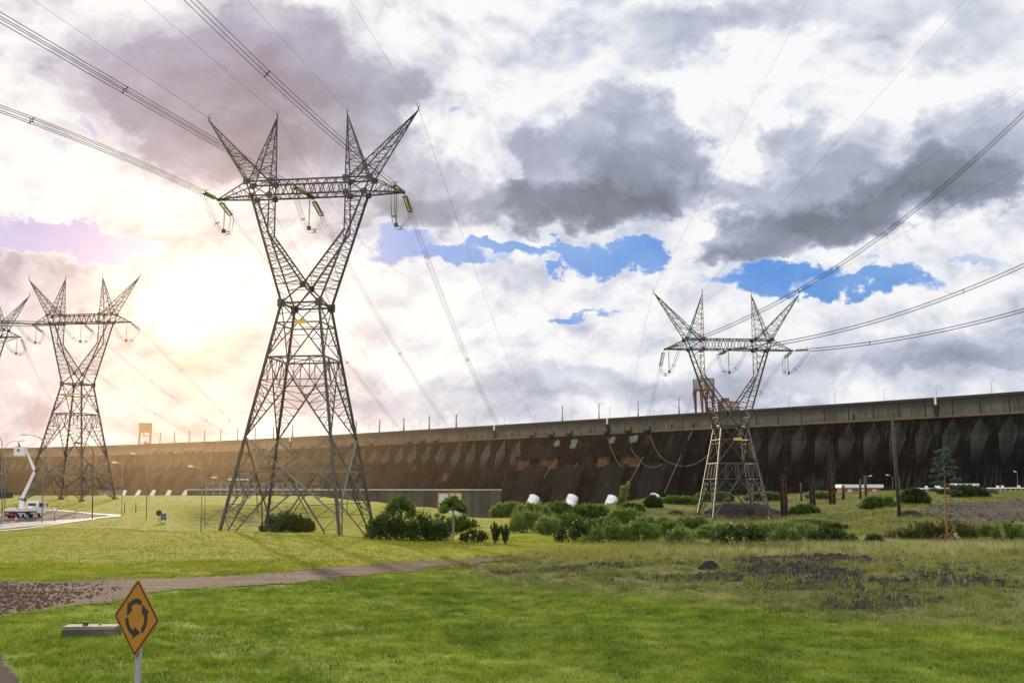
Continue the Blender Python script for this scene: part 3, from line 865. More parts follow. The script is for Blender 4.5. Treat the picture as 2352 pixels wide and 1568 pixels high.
# ------------------------------------------------------------------ insulators and wires
def disc_string(mb, a, b, r=.125, pitch=.17):
    a = Vector(a); b = Vector(b); L = (b - a).length; n = int(L / pitch)
    prof = [(0, .03)]
    for k in range(n):
        t = .1 + (L - .2) * k / n
        prof += [(t, .035), (t + .02, r), (t + .06, r * .95), (t + .07, .05)]
    prof.append((L, .03))
    mb.lathe(a, b, prof, 9)
def tension_set(p, q, label, group, quad=True):
    """two rows of glass discs between the arm and the conductors"""
    p = Vector(p); q = Vector(q)
    root = empty('insulator_string', p, 0, label, 'insulator string', group)
    d = (q - p).normalized(); side = d.cross(Vector((0, 0, 1))).normalized(); up = side.cross(d)
    a0 = d * .55; b0 = d * ((q - p).length - .5)
    k = 0
    for s, u in ((-.24, 0), (.24, 0), (0, .2)):
        mb = MB(); disc_string(mb, a0 + side * s + up * u, b0 + side * s + up * u)
        mb.build('glass_discs', M['insulator'], root, True)
    mb = MB()
    mb.tube([Vector((0, 0, 0)), a0], .04, 6); 
    mb.bar(a0 - side * .32, a0 + side * .32, .09); mb.bar(b0 - side * .34, b0 + side * .34, .10); mb.bar(b0 - up * .1, b0 + up * .3, .09)
    for sx in (-.23, .23):
        for uz in (-.23, .23): mb.tube([b0 + side * sx * .6, q - p + side * sx + up * uz], .022, 5)
    ring = [b0 + up * .45 + side * (.36 * math.cos(t)) + d * (.22 * math.sin(t) - .1) for t in np.linspace(0, 2 * math.pi, 15)]
    mb.tube(ring, .022, 5, False)
    mb.build('fittings', M['steel'], root)
    return root
def jumper_set(top, L, label, group):
    root = empty('insulator_string', top, 0, label, 'insulator string', group)
    mb = MB(); disc_string(mb, (0, 0, -.3), (0, 0, -L), .125, .2); mb.build('glass_discs', M['insulator'], root, True)
    mb = MB(); mb.tube([(0, 0, 0), (0, 0, -.3)], .03, 6); mb.box((0, 0, -L - .22), (.42, .42, .42)); mb.build('clamp', M['gusset'], root)
    return root
def quad_bundle(pts, label, group, spacers=(), r=.026, s=.23, name='conductor_bundle'):
    pts = [Vector(p) for p in pts]
    root = empty(name, pts[0], 0, label, 'power line', group)
    o = pts[0]
    def frame(i):
        d = (pts[min(i + 1, len(pts) - 1)] - pts[max(i - 1, 0)]).normalized()
        x = Vector((d.y, -d.x, 0))
        if x.length < .05: x = Vector((1, 0, 0))
        x.normalize(); return d, x, x.cross(d)
    for (a, b) in ((-s, -s), (s, -s), (s, s), (-s, s)):
        mb = MB()
        line = []
        for i, p in enumerate(pts):
            d, x, y = frame(i); line.append(p - o + x * a + y * b)
        mb.tube(line, r, 4, False)
        mb.build('wire', M['wire'], root)
    for t in spacers:
        i = int(t * (len(pts) - 1)); i = max(0, min(len(pts) - 2, i))
        w = t * (len(pts) - 1) - i
        c = pts[i].lerp(pts[i + 1], w); d, x, y = frame(i); mb = MB()
        for (a, b) in ((-1, -1), (1, -1), (1, 1), (-1, 1)):
            mb.bar(c - o + (x * a + y * b) * .09, c - o + (x * a + y * b) * (s + .05), .07)
        for (a, b), (e, f) in (((-1, -1), (1, -1)), ((1, -1), (1, 1)), ((1, 1), (-1, 1)), ((-1, 1), (-1, -1))):
            mb.bar(c - o + (x * a + y * b) * .10, c - o + (x * e + y * f) * .10, .05)
        mb.build('spacer', M['wire'], root)
    return root
def single_wire(pts, label, group, r=.016):
    mb = MB(); pts = [Vector(p) for p in pts]
    mb.tube(pts, r, 4, False)
    return tag(mb.build('earth_wire', M['wire'], None, False, tuple(pts[0])), label, 'earth wire', group)

def in_plane(A, phi, pix):
    """points on the vertical plane through A with heading phi seen at the given frame positions"""
    dv = Vector((math.sin(phi), math.cos(phi), 0)); n = Vector((dv.y, -dv.x, 0)); C0 = Vector((0, 0, CAMZ)); out = []
    for (x, y) in pix:
        d = ray(x, y); t = (A - C0).dot(n) / d.dot(n); P = C0 + d * t
        out.append(((P - A).dot(dv), P.z))
    return out
def wire_curve(A, phi, pix, ext=0.0, n=40, smin=None):
    """a hanging wire: quadratic through A fitted to the measured points, continued by ext metres"""
    pr = in_plane(A, phi, pix)
    s = np.array([p[0] for p in pr]); z = np.array([p[1] for p in pr]) - A.z
    if len(pr) == 1:
        a, b = 0.0, z[0] / s[0]
    else:
        X = np.stack([s * s, s], 1); (a, b), *_ = np.linalg.lstsq(X, z, rcond=None)
    end = s[np.argmax(np.abs(s))]; end = end + math.copysign(ext, end)
    ss = np.linspace(0, end, n)
    dv = Vector((math.sin(phi), math.cos(phi), 0))
    return [A + dv * float(q) + Vector((0, 0, float(a * q * q + b * q))) for q in ss]

def rig(tag_, loc, psi, W, which, gi, gw, phis, ins, outs, in_ext, out_ext, sp_in, sp_out, len_in=3.6, len_out=3.9):
    m = tmat(loc, psi); zl = W + 13.45
    for k, (nm, u) in enumerate(which):
        Ain = m @ Vector((u, -.25 if abs(u) > 5 else -1.15, zl - .1)); Aout = m @ Vector((u, .25 if abs(u) > 5 else 1.15, zl - .1))
        cin = cout = None
        if ins[k] is not None:
            c = wire_curve(Ain, phis[0][k], ins[k], in_ext[k], 60)
            d = (c[2] - c[0]).normalized(); q = Ain + d * len_in
            tension_set(Ain, q, 'glass strain insulators facing away from the dam, %s of the %s' % (nm, tag_), gi)
            quad_bundle([q] + [p for p in c if (p - Ain).length > len_in + .3], 'four parallel conductors arriving at the %s of the %s' % (nm, tag_), gw, sp_in[k], .032); cin = q
        if outs[k] is not None:
            c = wire_curve(Aout, phis[1][k], outs[k], out_ext[k], 60)
            d = (c[1] - c[0]); d = Vector((d.x, d.y, d.z)).normalized()
            q = Aout + d * len_out
            tension_set(Aout, q, 'glass strain insulators facing the dam, %s of the %s' % (nm, tag_), gi)
            quad_bundle([q] + [p for p in c if (p - Aout).length > len_out + .3], 'four parallel conductors sloping damwards from the %s of the %s' % (nm, tag_), gw, sp_out[k], .018); cout = q
        top = m @ Vector((u * (.93 if abs(u) > 5 else 1) + (0 if abs(u) > 5 else 0), 0, zl - .15))
        jumper_set(top, 3.6, 'thin vertical disc string hanging under the %s of the %s' % (nm, tag_), gi)
        if cin is not None and cout is not None:
            b = top + Vector((0, 0, -4.0)); pts = []
            for t in np.linspace(0, 1, 19):
                p = cin * (1 - t) * (1 - t) + (b * 2 - (cin + cout) / 2) * 2 * t * (1 - t) + cout * t * t
                pts.append(p)
            quad_bundle(pts, 'looping jumper wires under the %s of the %s' % (nm, tag_), gw, (.3, .7), .022, .20, 'jumper_loop')

GI = 'glass insulator strings on the pylons'; GW = 'conductor bundles strung between the pylons'
names = [('left arm', -11.6), ('bridge', 0.0), ('right arm', 11.6)]
rig('large foreground pylon', MAINL, MAIN_PSI, W_MAIN, names, GI, GW, ([R(12)] * 3, [R(9)] * 3),
    [[(60, 272), (0, 250)], [(370, 255), (0, 40)], [(683, 235), (445, 8)]],
    [[(560, 530), (760, 786), (910, 975)], [(755, 520), (870, 732), (1025, 975)], [(948, 512), (1035, 730), (1140, 970)]],
    (8, 8, 8), (26, 30, 34), [(.72,), (.60,), (.62,)], [(.45,), (.37,), (.37,)])
rig('right pylon', RIGHTL, RIGHT_PSI, W_RIGHT, names, GI, GW, ([R(-55)] * 3, [R(-20), R(-14), R(-8)]),
    [[(1640, 777), (1803, 677), (2352, 262)], [(1810, 790), (2176, 677), (2352, 612)], [(1962, 793), (2352, 712)]],
    [[(1512, 865), (1490, 950)], [(1630, 840), (1580, 940)], [(1795, 832), (1732, 929)]],
    (6, 6, 6), (4, 8, 8), [(.34,), (.71,), (.26,)], [(.7,), (.5,), (.5,)], 3.2, 3.4)
rig('pylon behind the truck', LEFTL, LEFT_PSI, W_LEFT, names, GI, GW, ([R(-112)] * 3, [R(12)] * 3),
    [[(40, 742), (-60, 738)], [(120, 745), (-60, 741)], [(200, 742), (-60, 735)]],
    [[(155, 815), (332, 930), (400, 978)], [(292, 831), (354, 879), (503, 985)], [(355, 796), (428, 858), (560, 1003)]],
    (20, 20, 20), (10, 10, 10), [(.3,), (.5,), (.7,)], [(.3, .7), (.35, .75), (.3, .7)], 3.4, 3.7)
rig('farthest pylon', FARL, LEFT_PSI, 27.6, [names[2]], GI, GW, ([R(-112)], [R(12)]),
    [[(0, 786), (-60, 788)]], [[(105, 905), (132, 925), (190, 965)]], (20,), (6,), [(.5,)], [(.55,)], 3.4, 3.7)
# earth wires
mm = tmat(MAINL, MAIN_PSI)
for nm, u, pix in (('outer left', -13.3, [(75, 0)]), ('inner left', -4.45, [(330, 0)]), ('inner right', 4.45, [(568, 0)]), ('outer right', 13.3, [(845, 65)])):
    A = mm @ Vector((u, 0, W_MAIN + 23.9))
    single_wire(wire_curve(A, R(10), pix, 12, 40), 'thin earth wire rising away from the %s peak of the foreground pylon' % nm, 'earth wires on the pylon peaks')
for nm, u, pix in (('inner left', -4.45, [(710, 390), (880, 600)]), ('outer right', 13.3, [(1022, 420), (1080, 590), (1150, 780), (1215, 945)]), ('outer left', -13.3, [(700, 600), (830, 800)])):
    A = mm @ Vector((u, 0, W_MAIN + 23.9))
    single_wire(wire_curve(A, R(10), pix, 12, 40), 'thin earth wire sinking damwards from the %s peak of the foreground pylon' % nm, 'earth wires on the pylon peaks')
mr = tmat(RIGHTL, RIGHT_PSI)
for nm, u, pix in (('outer left', -13.3, [(1855, 0)]), ('inner left', -4.45, [(2218, 0)]), ('inner right', 4.45, [(2352, 200)]), ('outer right', 13.3, [(2352, 378)])):
    A = mr @ Vector((u, 0, W_RIGHT + 23.9))
    single_wire(wire_curve(A, R(-50), pix, 8, 40), 'thin earth wire climbing rightwards from the %s peak of the right pylon' % nm, 'earth wires on the pylon peaks')
for nm, u, pix in (('outer left', -13.3, [(1475, 780), (1458, 870)]),):
    A = mr @ Vector((u, 0, W_RIGHT + 23.9))
    single_wire(wire_curve(A, R(-17), pix, 4, 20), 'thin wire dropping behind the %s peak of the right pylon towards the dam' % nm, 'earth wires on the pylon peaks')

# ------------------------------------------------------------------ the dam
CZ = CAMZ + 80.0
_dk = [(-500, 1036), (-250, 1031), (0, 1028), (120, 1027), (245, 1025.2), (362, 1018.8), (450, 1013.6), (587, 1006.4), (796, 995.7), (1004, 984.2), (1134, 976.6), (1277, 967.7), (1408, 959.8), (1575, 949.6), (1728, 940), (1898, 928.8), (2124, 912.6), (2352, 898), (2600, 881), (2900, 861)]
_c = np.array([[p, PZ(p, y, CZ).x, PZ(p, y, CZ).y] for p, y in _dk])
_co = np.polyfit((_c[:, 0] - 1176) / 1200, 1.0 / np.array([p[2] for p in _c]), 6)
def crest(p):
    """crest line of the dam: parameter p runs along it"""
    inv = float(np.polyval(_co, (p - 1176) / 1200)); Y = 1.0 / inv
    return Vector(((p - 1176) / F * Y * 1.0, Y, 0))
# x is kept on the measured bearing; correct for the pitch of the view
def crestc(p):
    c = crest(p); k = math.cos(PITCH) + (CZ - CAMZ) * math.sin(PITCH) / c.y
    return Vector((c.x * k, c.y, 0))
def nrm(p):
    d = crestc(p + 8) - crestc(p - 8); d.normalize()
    return Vector((d.y, -d.x, 0))                # towards the river side
def DP(p, h, o=0.0):
    """point on the dam: h metres under the crest, o metres out"""
    c = crestc(p); n = nrm(p)
    return Vector((c.x + n.x * o, c.y + n.y * o, CZ - h))
HB = 18.0
def face_o(h): return max(0.0, (h - HB) * .42)

def uv_build(name, quads, mats, parent):
    """quads: list of (4 or 3 points, 4 uvs, material index)"""
    me = bpy.data.meshes.new(name); vs = []; fs = []; uvs = []; mi = []
    for pts, uv, m in quads:
        o = len(vs); vs += [tuple(p) for p in pts]; fs.append(tuple(range(o, o + len(pts)))); uvs += list(uv); mi.append(m)
    me.from_pydata(vs, [], fs)
    l = me.uv_layers.new(name='UVMap')
    l.data.foreach_set('uv', np.array(uvs, np.float32).ravel())
    for m in mats: me.materials.append(m)
    me.polygons.foreach_set('material_index', mi); me.update()
    o = bpy.data.objects.new(name, me); COL.objects.link(o); o.parent = parent
    return o

def wall_concrete():
    m, t = new_mat('weathered crest concrete')
    uv = t.new('ShaderNodeTexCoord').outputs['UV']
    s = t.new('ShaderNodeSeparateXYZ', ins={0: uv}); u, h = s.outputs[0], s.outputs[1]      # metres along, metres under the crest
    st = t.noise(t.vec('MULTIPLY', uv, (.55, .06, 1)), 1.0, 6.0, .65)      # vertical streaks
    ho = t.noise(t.vec('MULTIPLY', uv, (.03, .9, 1)), 1.0, 5.0, .6)        # lift lines
    bl = t.noise(t.vec('MULTIPLY', uv, (.06, .12, 1)), 1.0, 7.0, .68)
    pan = t.noise(t.vec('MULTIPLY', uv, (.058, .0, 1)), 1.0, 0.0, .5)
    k = t.math('ADD', t.math('ADD', t.math('MULTIPLY', st, .35), t.math('MULTIPLY', ho, .25)), t.math('ADD', t.math('MULTIPLY', bl, .25), t.math('MULTIPLY', pan, .15)))
    c = t.ramp(k, [(.38, (.050, .046, .040)), (.5, (.105, .098, .084)), (.62, (.19, .178, .155))])
    # black growth creeping down from the top
    gr = t.math('ADD', t.math('MULTIPLY', t.math('SUBTRACT', t.math('ADD', t.math('MULTIPLY', bl, .6), t.math('MULTIPLY', ho, .4)), .5), 26.0), t.math('MULTIPLY', h, -1.0))
    c = t.mix(t.smooth(gr, -12.0, -3.5, 0, .85), c, (.030, .028, .027))
    gr2 = t.math('ADD', t.math('MULTIPLY', t.math('SUBTRACT', st, .5), 16.0), t.math('MULTIPLY', h, -1.0))
    c = t.mix(t.smooth(gr2, -8.0, -4.5, 0, .6), c, (.05, .047, .045))
    # ochre line where the wall meets the slope
    oc = t.math('ADD', h, t.math('MULTIPLY', t.math('SUBTRACT', bl, .5), 5.0))
    c = t.mix(t.smooth(oc, 15.4, 16.6, 0, .7), c, (.16, .095, .05))
    c = t.mix(t.smooth(oc, 17.2, 18.6, 0, .8), c, (.035, .026, .02))
    finish(t, c, .92, 0, k, .4, .3, spec=.15)
    return m
def face_concrete(name, dark, lo, hi, streak=1.0):
    m, t = new_mat(name)
    uv = t.new('ShaderNodeTexCoord').outputs['UV']
    s = t.new('ShaderNodeSeparateXYZ', ins={0: uv}); u, h = s.outputs[0], s.outputs[1]
    st = t.noise(t.vec('MULTIPLY', uv, (.45, .018, 1)), 1.0, 7.0, .65)
    bl = t.noise(t.vec('MULTIPLY', uv, (.05, .045, 1)), 1.0, 7.0, .65)
    li = t.noise(t.vec('MULTIPLY', uv, (.02, .75, 1)), 1.0, 3.0, .5)
    k = t.math('ADD', t.math('ADD', t.math('MULTIPLY', st, .45), t.math('MULTIPLY', bl, .4)), t.math('MULTIPLY', li, .15))
    c = t.ramp(k, [(.40, dark), (.51, lo), (.655, hi)])
    if name.startswith('bare'):
        # cleaner concrete inside the recesses, black stain rising from the foot
        f = t.math('ADD', h, t.math('MULTIPLY', t.math('SUBTRACT', bl, .5), 26.0))
        c = t.mix(t.smooth(f, 36.0, 62.0, 0, .92), c, (.0025, .003, .0035))
    finish(t, c, .96, 0, k, .4, .3, spec=.04)
    return m
M['crest_concrete'] = wall_concrete()
M['face_black'] = face_concrete('black stained concrete', (.0016, .0019, .0023), (.0050, .0055, .0066), (.045, .043, .041))
M['bare'] = face_concrete('bare recess concrete', (.022, .021, .020), (.045, .043, .041), (.085, .080, .073))
M['bare_light'] = face_concrete('bare pale recess concrete', (.035, .033, .030), (.080, .074, .066), (.15, .14, .122))
M['stain_tan'] = face_concrete('tan streaked recess', (.010, .007, .005), (.085, .05, .03), (.22, .135, .08))
M['block_grey'] = face_concrete('grey stained block', (.006, .0063, .007), (.014, .014, .0145), (.032, .031, .030))
M['pale_green'] = simple('pale glint patch', (.11, .15, .125), .8, 0, .9, .6, dirt=(.01, .015, .015))  # colour of the glints painted on the dam face
M['joint'] = simple('dark joint', (.018, .015, .013), .9, 0, .3, .1)

dam = empty('dam', crestc(1400), 0, 'huge black stained concrete buttress dam spanning the whole width behind the pylons', 'dam')
DO = dam.location
bpy.context.view_layer.update()
PL = np.arange(-500, 2901, 6.0)
arc = {}; acc = 0.0; prev = None
for p in PL:
    c = crestc(p)
    if prev is not None: acc += (c - prev).length
    arc[p] = acc; prev = c
def U(p): return float(np.interp(p, PL, [arc[q] for q in PL]))
_pl = PL; _al = [arc[q] for q in PL]
def U(p): return float(np.interp(p, _pl, _al))
def rel(P): return P - DO

q = []
rows = [0.0, 2.2, 2.2, 9.0, 16.5, HB]
for a, b in zip(PL[:-1], PL[1:]):
    ua, ub = U(a), U(b)
    prof = [(-.0, -16), (0, 1.4), (2.2, 1.4), (3.4, .5), (9.0, .5), (16.5, .5), (17.6, 1.5), (18.6, 1.5)]
    for (h0, o0), (h1, o1) in zip(prof[:-1], prof[1:]):
        q.append(([rel(DP(a, h0, o0)), rel(DP(a, h1, o1)), rel(DP(b, h1, o1)), rel(DP(b, h0, o0))], [(ua, h0), (ua, h1), (ub, h1), (ub, h0)], 0))
    q.append(([rel(DP(a, 0, -16)), rel(DP(b, 0, -16)), rel(DP(b, 60, -20)), rel(DP(a, 60, -20))], [(ua, 0), (ub, 0), (ub, 10), (ua, 10)], 0))
uv_build('crest_wall', q, [M['crest_concrete']], dam)

# positions of the recess lines along the face
AP = [2860, 2772, 2688, 2608, 2532, 2458, 2386, 2317.5, 2251, 2187, 2124.5, 2065, 2006, 1949, 1894, 1840, 1787.5, 1736.7]
x = 1703.0
mids = []
while x > 1215: mids.append(x); x -= 33.5
x = 1194.0; sl = []
while x > 1015: sl.append(x); x -= 34.0
tr = []
x = 1020.0
while x > 330:
    tr.append(x); x -= float(np.interp(x, [330, 450, 880, 1020], [14.5, 18.0, 28.5, 32]))
lf = []
while x > -480: lf.append(x); x -= 13.0 if x > 200 else 17
allp = sorted(set(AP + mids + sl + tr + lf))
kind = {}
for p in AP: kind[p] = 'diamond'
for p in mids: kind[p] = 'flat'
for p in sl: kind[p] = 'lens'
for p in tr: kind[p] = 'slot'
for p in lf: kind[p] = 'faint'
HT = {'diamond': (18.6, 33.5, 74.0, .335, 9.0), 'flat': (18.6, 30, 60, .012, .5), 'lens': (18.6, 37.0, 74.0, .30, 8.0), 'slot': (18.6, 38.0, 47.0, .34, 7.5), 'faint': (18.6, 36.0, 60.0, .25, 4.0)}
HBOT = 120.0
fq = []; gq = []
def F_(p, h): return rel(DP(p, h, face_o(h)))
def uvp(p, h): return (U(p), h)
for a, b in zip(allp[:-1], allp[1:]):
    ka, kb = HT[kind[a]], HT[kind[b]]
    w = b - a
    ra = a + ka[3] * w; lb = b - kb[3] * w
    hs = sorted(set([18.6, ka[1], ka[2], kb[1], kb[2], HBOT]))
    def left_edge(h):
        if h <= ka[1]: return a + (ra - a) * (h - 18.6) / (ka[1] - 18.6)
        if h <= ka[2]: return ra + (a - ra) * (h - ka[1]) / (ka[2] - ka[1])
        return a
    def right_edge(h):
        if h <= kb[1]: return b + (lb - b) * (h - 18.6) / (kb[1] - 18.6)
        if h <= kb[2]: return lb + (b - lb) * (h - kb[1]) / (kb[2] - kb[1])
        return b
    for h0, h1 in zip(hs[:-1], hs[1:]):
        P = [(left_edge(h0), h0), (left_edge(h1), h1), (right_edge(h1), h1), (right_edge(h0), h0)]
        fq.append(([F_(*z) for z in P], [uvp(*z) for z in P], 0))
for i, p in enumerate(allp[1:-1], 1):
    k = HT[kind[p]]; wl = p - allp[i - 1]; wr = allp[i + 1] - p
    T_, B_ = (p, k[0]), (p, k[2]); Lp = (p - k[3] * wl, k[1]); Rp = (p + k[3] * wr, k[1])
    cu = F_(p, k[1]); n = nrm(p); Cc = cu - n * k[4] + Vector((0, 0, 0)); cuv = uvp(p, k[1])
    mat = {'flat': 1, 'slot': 2, 'lens': 2, 'faint': 2}.get(kind[p], 0)
    for A, B in ((T_, Lp), (Lp, B_)):
        gq.append(([F_(*A), F_(*B), Cc], [uvp(*A), uvp(*B), cuv], mat))
    for A, B in ((T_, Rp), (Rp, B_)):
        gq.append(([F_(*A), Cc, F_(*B)], [uvp(*A), cuv, uvp(*B)], mat))
uv_build('buttress_face', fq, [M['face_black']], dam)
uv_build('buttress_recesses', gq, [M['bare'], M['face_black'], M['bare_light']], dam)

def dam_box(p0, p1, h0, h1, o0, o1, name, mat, extra_low=None):
    """block between two stations, from h0 to h1; o = outward reach at top and bottom"""
    l0 = extra_low if extra_low is not None else (o1, o1)
    me = []
    for p in (p0, p1):
        me += [rel(DP(p, h0, face_o(h0) - 3)), rel(DP(p, h0, face_o(h0) + o0)), rel(DP(p, h1, face_o(h1) + o1)), rel(DP(p, h1, face_o(h1) - 3))]
    u0, u1 = U(p0), U(p1)
    qs = [([me[0], me[4], me[5], me[1]], [(u0, h0), (u1, h0), (u1, h0 + o0), (u0, h0 + o0)], 0),
          ([me[1], me[5], me[6], me[2]], [(u0, h0), (u1, h0), (u1, h1), (u0, h1)], 0),
          ([me[3], me[2], me[6], me[7]], [(u0, h1), (u0, h1 + o1), (u1, h1 + o1), (u1, h1)], 0),
          ([me[0], me[1], me[2], me[3]], [(u0, h0), (u0 + o0, h0), (u0 + o1, h1), (u0, h1)], 0),
          ([me[4], me[7], me[6], me[5]], [(u1, h0), (u1, h1), (u1 + o1, h1), (u1 + o0, h0)], 0)]
    return uv_build(name, qs, [mat], dam)
# joints in the crest wall, drain windows and brackets
for p in allp:
    if 60 < p < 2420 and kind[p] != 'faint':
        mb = MB(); w = .9 if kind[p] == 'diamond' else .55
        c = DP(p, 10.3, .62); n = nrm(p); rz = math.atan2(n.y, n.x) - math.pi / 2
        mb.box(rel(c), (w, .3, 14.6 if kind[p] == 'diamond' else 13.0), rz)
        mb.build('joint', M['joint'], dam)
win = [364, 382, 399, 417, 434, 452, 470, 490, 508, 528, 548, 568, 590, 612, 635, 658, 680, 703, 726, 750, 774, 797, 820, 846, 861, 889, 918, 948, 978, 1009, 1074, 1108, 1142, 1177, 1230, 1273, 1315, 1357, 1402, 1450, 1494, 1543, 1593, 1960]
brk = {774, 797, 820, 861, 948, 978, 1009, 1230, 1273, 1315, 1402, 1450, 1494, 590, 612, 635, 364, 382, 399, 434, 452, 470, 703, 726}
for p in win:
    n = nrm(p); rz = math.atan2(n.y, n.x) - math.pi / 2
    mb = MB(); mb.box(rel(DP(p, 13.2, .6)), (2.6, .5, 4.4), rz); mb.build('drain_window', M['joint'], dam)
    if p in brk:
        mb = MB(); mb.box(rel(DP(p - 5, 16.3, 2.2)), (9.0, 3.6, 1.3), rz); mb.box(rel(DP(p - 5, 18.0, 2.0)), (5.0, 2.6, 2.4), rz); mb.build('bracket', M['block_grey'], dam)
# ledges over the intakes and slanting blocks round the penstocks
for (a, b, h0, h1, o) in ((1205, 1302, 41, 44.5, 6), (1384, 1494, 39.5, 43, 6), (922, 984, 46.5, 49, 6), (800, 900, 46.5, 48.5, 5), (600, 690, 47, 49.5, 5), (410, 520, 47, 49.5, 5), (290, 385, 47, 49.5, 5)):
    dam_box(a, b, h0, h1, o, o - 1.5, 'ledge_beam', M['block_grey'])
for (a, b, h0, h1) in ((1207, 1233, 45, 58), (1256, 1298, 45, 56), (1388, 1416, 43.5, 55), (1440, 1487, 43.5, 56), (1045, 1056, 60, 70), (940, 975, 49.5, 57), (862, 880, 50, 58), (640, 668, 50, 58)):
    dam_box(a, b, h0, h1, .6, .6, 'streaked_recess', M['stain_tan'])
def slant_block(p, w, h0, h1, out, mat, cut=.18):
    """raised casing over a penstock: steep shoulders, leaning towards the powerhouse"""
    pts = []; qs = []
    prof = [(h0, 0.4), (h0 + (h1 - h0) * cut, out), (h1, out + 3)]
    def PT(pp, h, o): return rel(DP(pp, h, face_o(h) + o))
    for (ha, oa), (hb, ob) in zip(prof[:-1], prof[1:]):
        for side in (0,):
            qs.append(([PT(p - w / 2, ha, oa), PT(p - w / 2, hb, ob), PT(p + w / 2, hb, ob), PT(p + w / 2, ha, oa)], [uvp(p - w / 2, ha), uvp(p - w / 2, hb), uvp(p + w / 2, hb), uvp(p + w / 2, ha)], 0))
        for s in (-1, 1):
            e = p + s * w / 2
            A = [PT(e, ha, -4), PT(e, ha, oa), PT(e, hb, ob), PT(e, hb, -4)]
            uvv = [(U(e), ha), (U(e) + 4, ha), (U(e) + 4, hb), (U(e), hb)]
            if s > 0: A = A[::-1]; uvv = uvv[::-1]
            qs.append((A, uvv, 0))
    return uv_build('penstock_casing', qs, [mat], dam)
x = 948.0
while x > 300:
    st = float(np.interp(x, [330, 450, 880, 1020], [30, 37.0, 57, 63]))
    slant_block(x, st * .60, 50, 108, 12, M['block_grey']); x -= st
for p in (1252, 1340, 1436, 1530): slant_block(p, 52, 52, 100, 7, M['block_grey'], .2)
for p in (1586, 1628, 1668): slant_block(p, 10, 22, 100, 3, M['face_black'], .1)
# soft glints under the wall, painted on as pale patches
for (a, b, h0, h1) in ((1277, 1291, 22.5, 29.5), (1314, 1331, 22, 32), (1403, 1417, 21, 28.5), (1446, 1470, 20.5, 28)):
    r_ = random.Random(int(a)); cp, chh = (a + b) / 2, (h0 + h1) / 2; n_ = 22; rim = []
    for k in range(n_):
        t_ = 2 * math.pi * k / n_; w_ = r_.uniform(.62, 1.1)
        rim.append((cp + (b - a) / 2 * w_ * math.copysign(abs(math.cos(t_)) ** .6, math.cos(t_)), chh + (h1 - h0) / 2 * w_ * math.copysign(abs(math.sin(t_)) ** .6, math.sin(t_)) * (1.0 if math.sin(t_) < 0 else 1.35)))
    qs_ = []
    for k in range(n_):
        p0_, p1_ = rim[k], rim[(k + 1) % n_]
        tri_ = [(cp, chh), p1_, p0_]
        qs_.append(([rel(DP(p_, h_, face_o(h_) + .3)) for p_, h_ in tri_], [uvp(p_, h_) for p_, h_ in tri_], 0))
    uv_build('glint_patch', qs_, [M['pale_green']], dam)
# maintenance pipes running down the face and slung hoses
for (p0, h0, p1, h1) in ((1297, 45, 1268, 78), (1494, 45, 1470, 82), (1592, 20, 1560, 84), (1345, 50, 1338, 84)):
    mb = MB(); pts = [rel(DP(p0 + (p1 - p0) * t, h0 + (h1 - h0) * t, face_o(h0 + (h1 - h0) * t) + 2.5)) for t in np.linspace(0, 1, 6)]
    mb.tube(pts, .35, 6); mb.build('drain_pipe', M['pole_grey'], dam)
def hose(px):
    pts = [PY(a, b, 930) for a, b in px]
    out = []
    for i in range(len(pts) - 1):
        p0 = pts[max(0, i - 1)]; p1 = pts[i]; p2 = pts[i + 1]; p3 = pts[min(len(pts) - 1, i + 2)]
        for t in np.linspace(0, 1, 6, endpoint=False):
            out.append(.5 * ((2 * p1) + (p2 - p0) * t + (2 * p0 - 5 * p1 + 4 * p2 - p3) * t * t + (-p0 + 3 * p1 - 3 * p2 + p3) * t ** 3))
    out.append(pts[-1]); return out
M['hose'] = simple('dull brown cable', (.10, .075, .065), .8)
for k, px in enumerate(([(1493, 1000), (1508, 1035), (1530, 1058), (1567, 1070), (1600, 1063), (1632, 1040)], [(1396, 1003), (1404, 1030), (1419, 1062), (1432, 1073)], [(1448, 1028), (1467, 1054), (1482, 1068), (1503, 1073), (1520, 1066)])):
    mb = MB(); L = hose(px); mb.tube(L, .45, 6)
    tag(mb.build('hanging_cable', M['hose'], None, True, tuple(L[0])), ('thick brown cable slung in the deepest loop across the dam face behind the right pylon', 'short brown cable dropping to the tan streaked recess in the dam face', 'brown cable hooked from the pale green patches across the dam face')[k], 'cable', 'cables slung across the dam face')

# penstocks: big white pipes at the foot
def penstock(px, py, w, lab):
    D = crestc(px).y - 60
    c = PY(px, py, D); r = w / 2 * D / F
    root = empty('penstock', c, 0, lab, 'penstock', 'white penstock pipes at the foot of the dam')
    n = nrm(px); ax = (n * .55 + Vector((0, 0, -.83))).normalized()
    mb = MB(); a = -ax * r * 1.4; b = ax * r * 3.2
    mb.tube([a, b], r, 28); mb.build('pipe', M['pipe_white'], root, True)
    mb = MB()
    for t in (-.5, 1.0, 2.2): mb.tube([ax * (r * t), ax * (r * t + .7)], r * 1.03, 28)
    mb.build('stiffener_ring', M['pipe_white'], root, True)
for i, (px, py, w) in enumerate(((1222, 1156, 25), (1310, 1156, 26), (1402, 1158, 26), (1500, 1154, 26))):
    penstock(px, py, w, ('white pipe behind the shrubs, nearest the long concrete hall', 'white pipe left of the slim diagonal drain', 'white pipe beside the pale green sapling', 'half hidden white pipe behind scrub, closest to the right pylon')[i])
for i, px in enumerate((285, 318.6, 352, 387, 423.6, 461)):
    penstock(px, 1139 , 17, 'pale pipe end over the far lawn edge, number %s from the left of six' % ('one', 'two', 'three', 'four', 'five', 'six')[i])

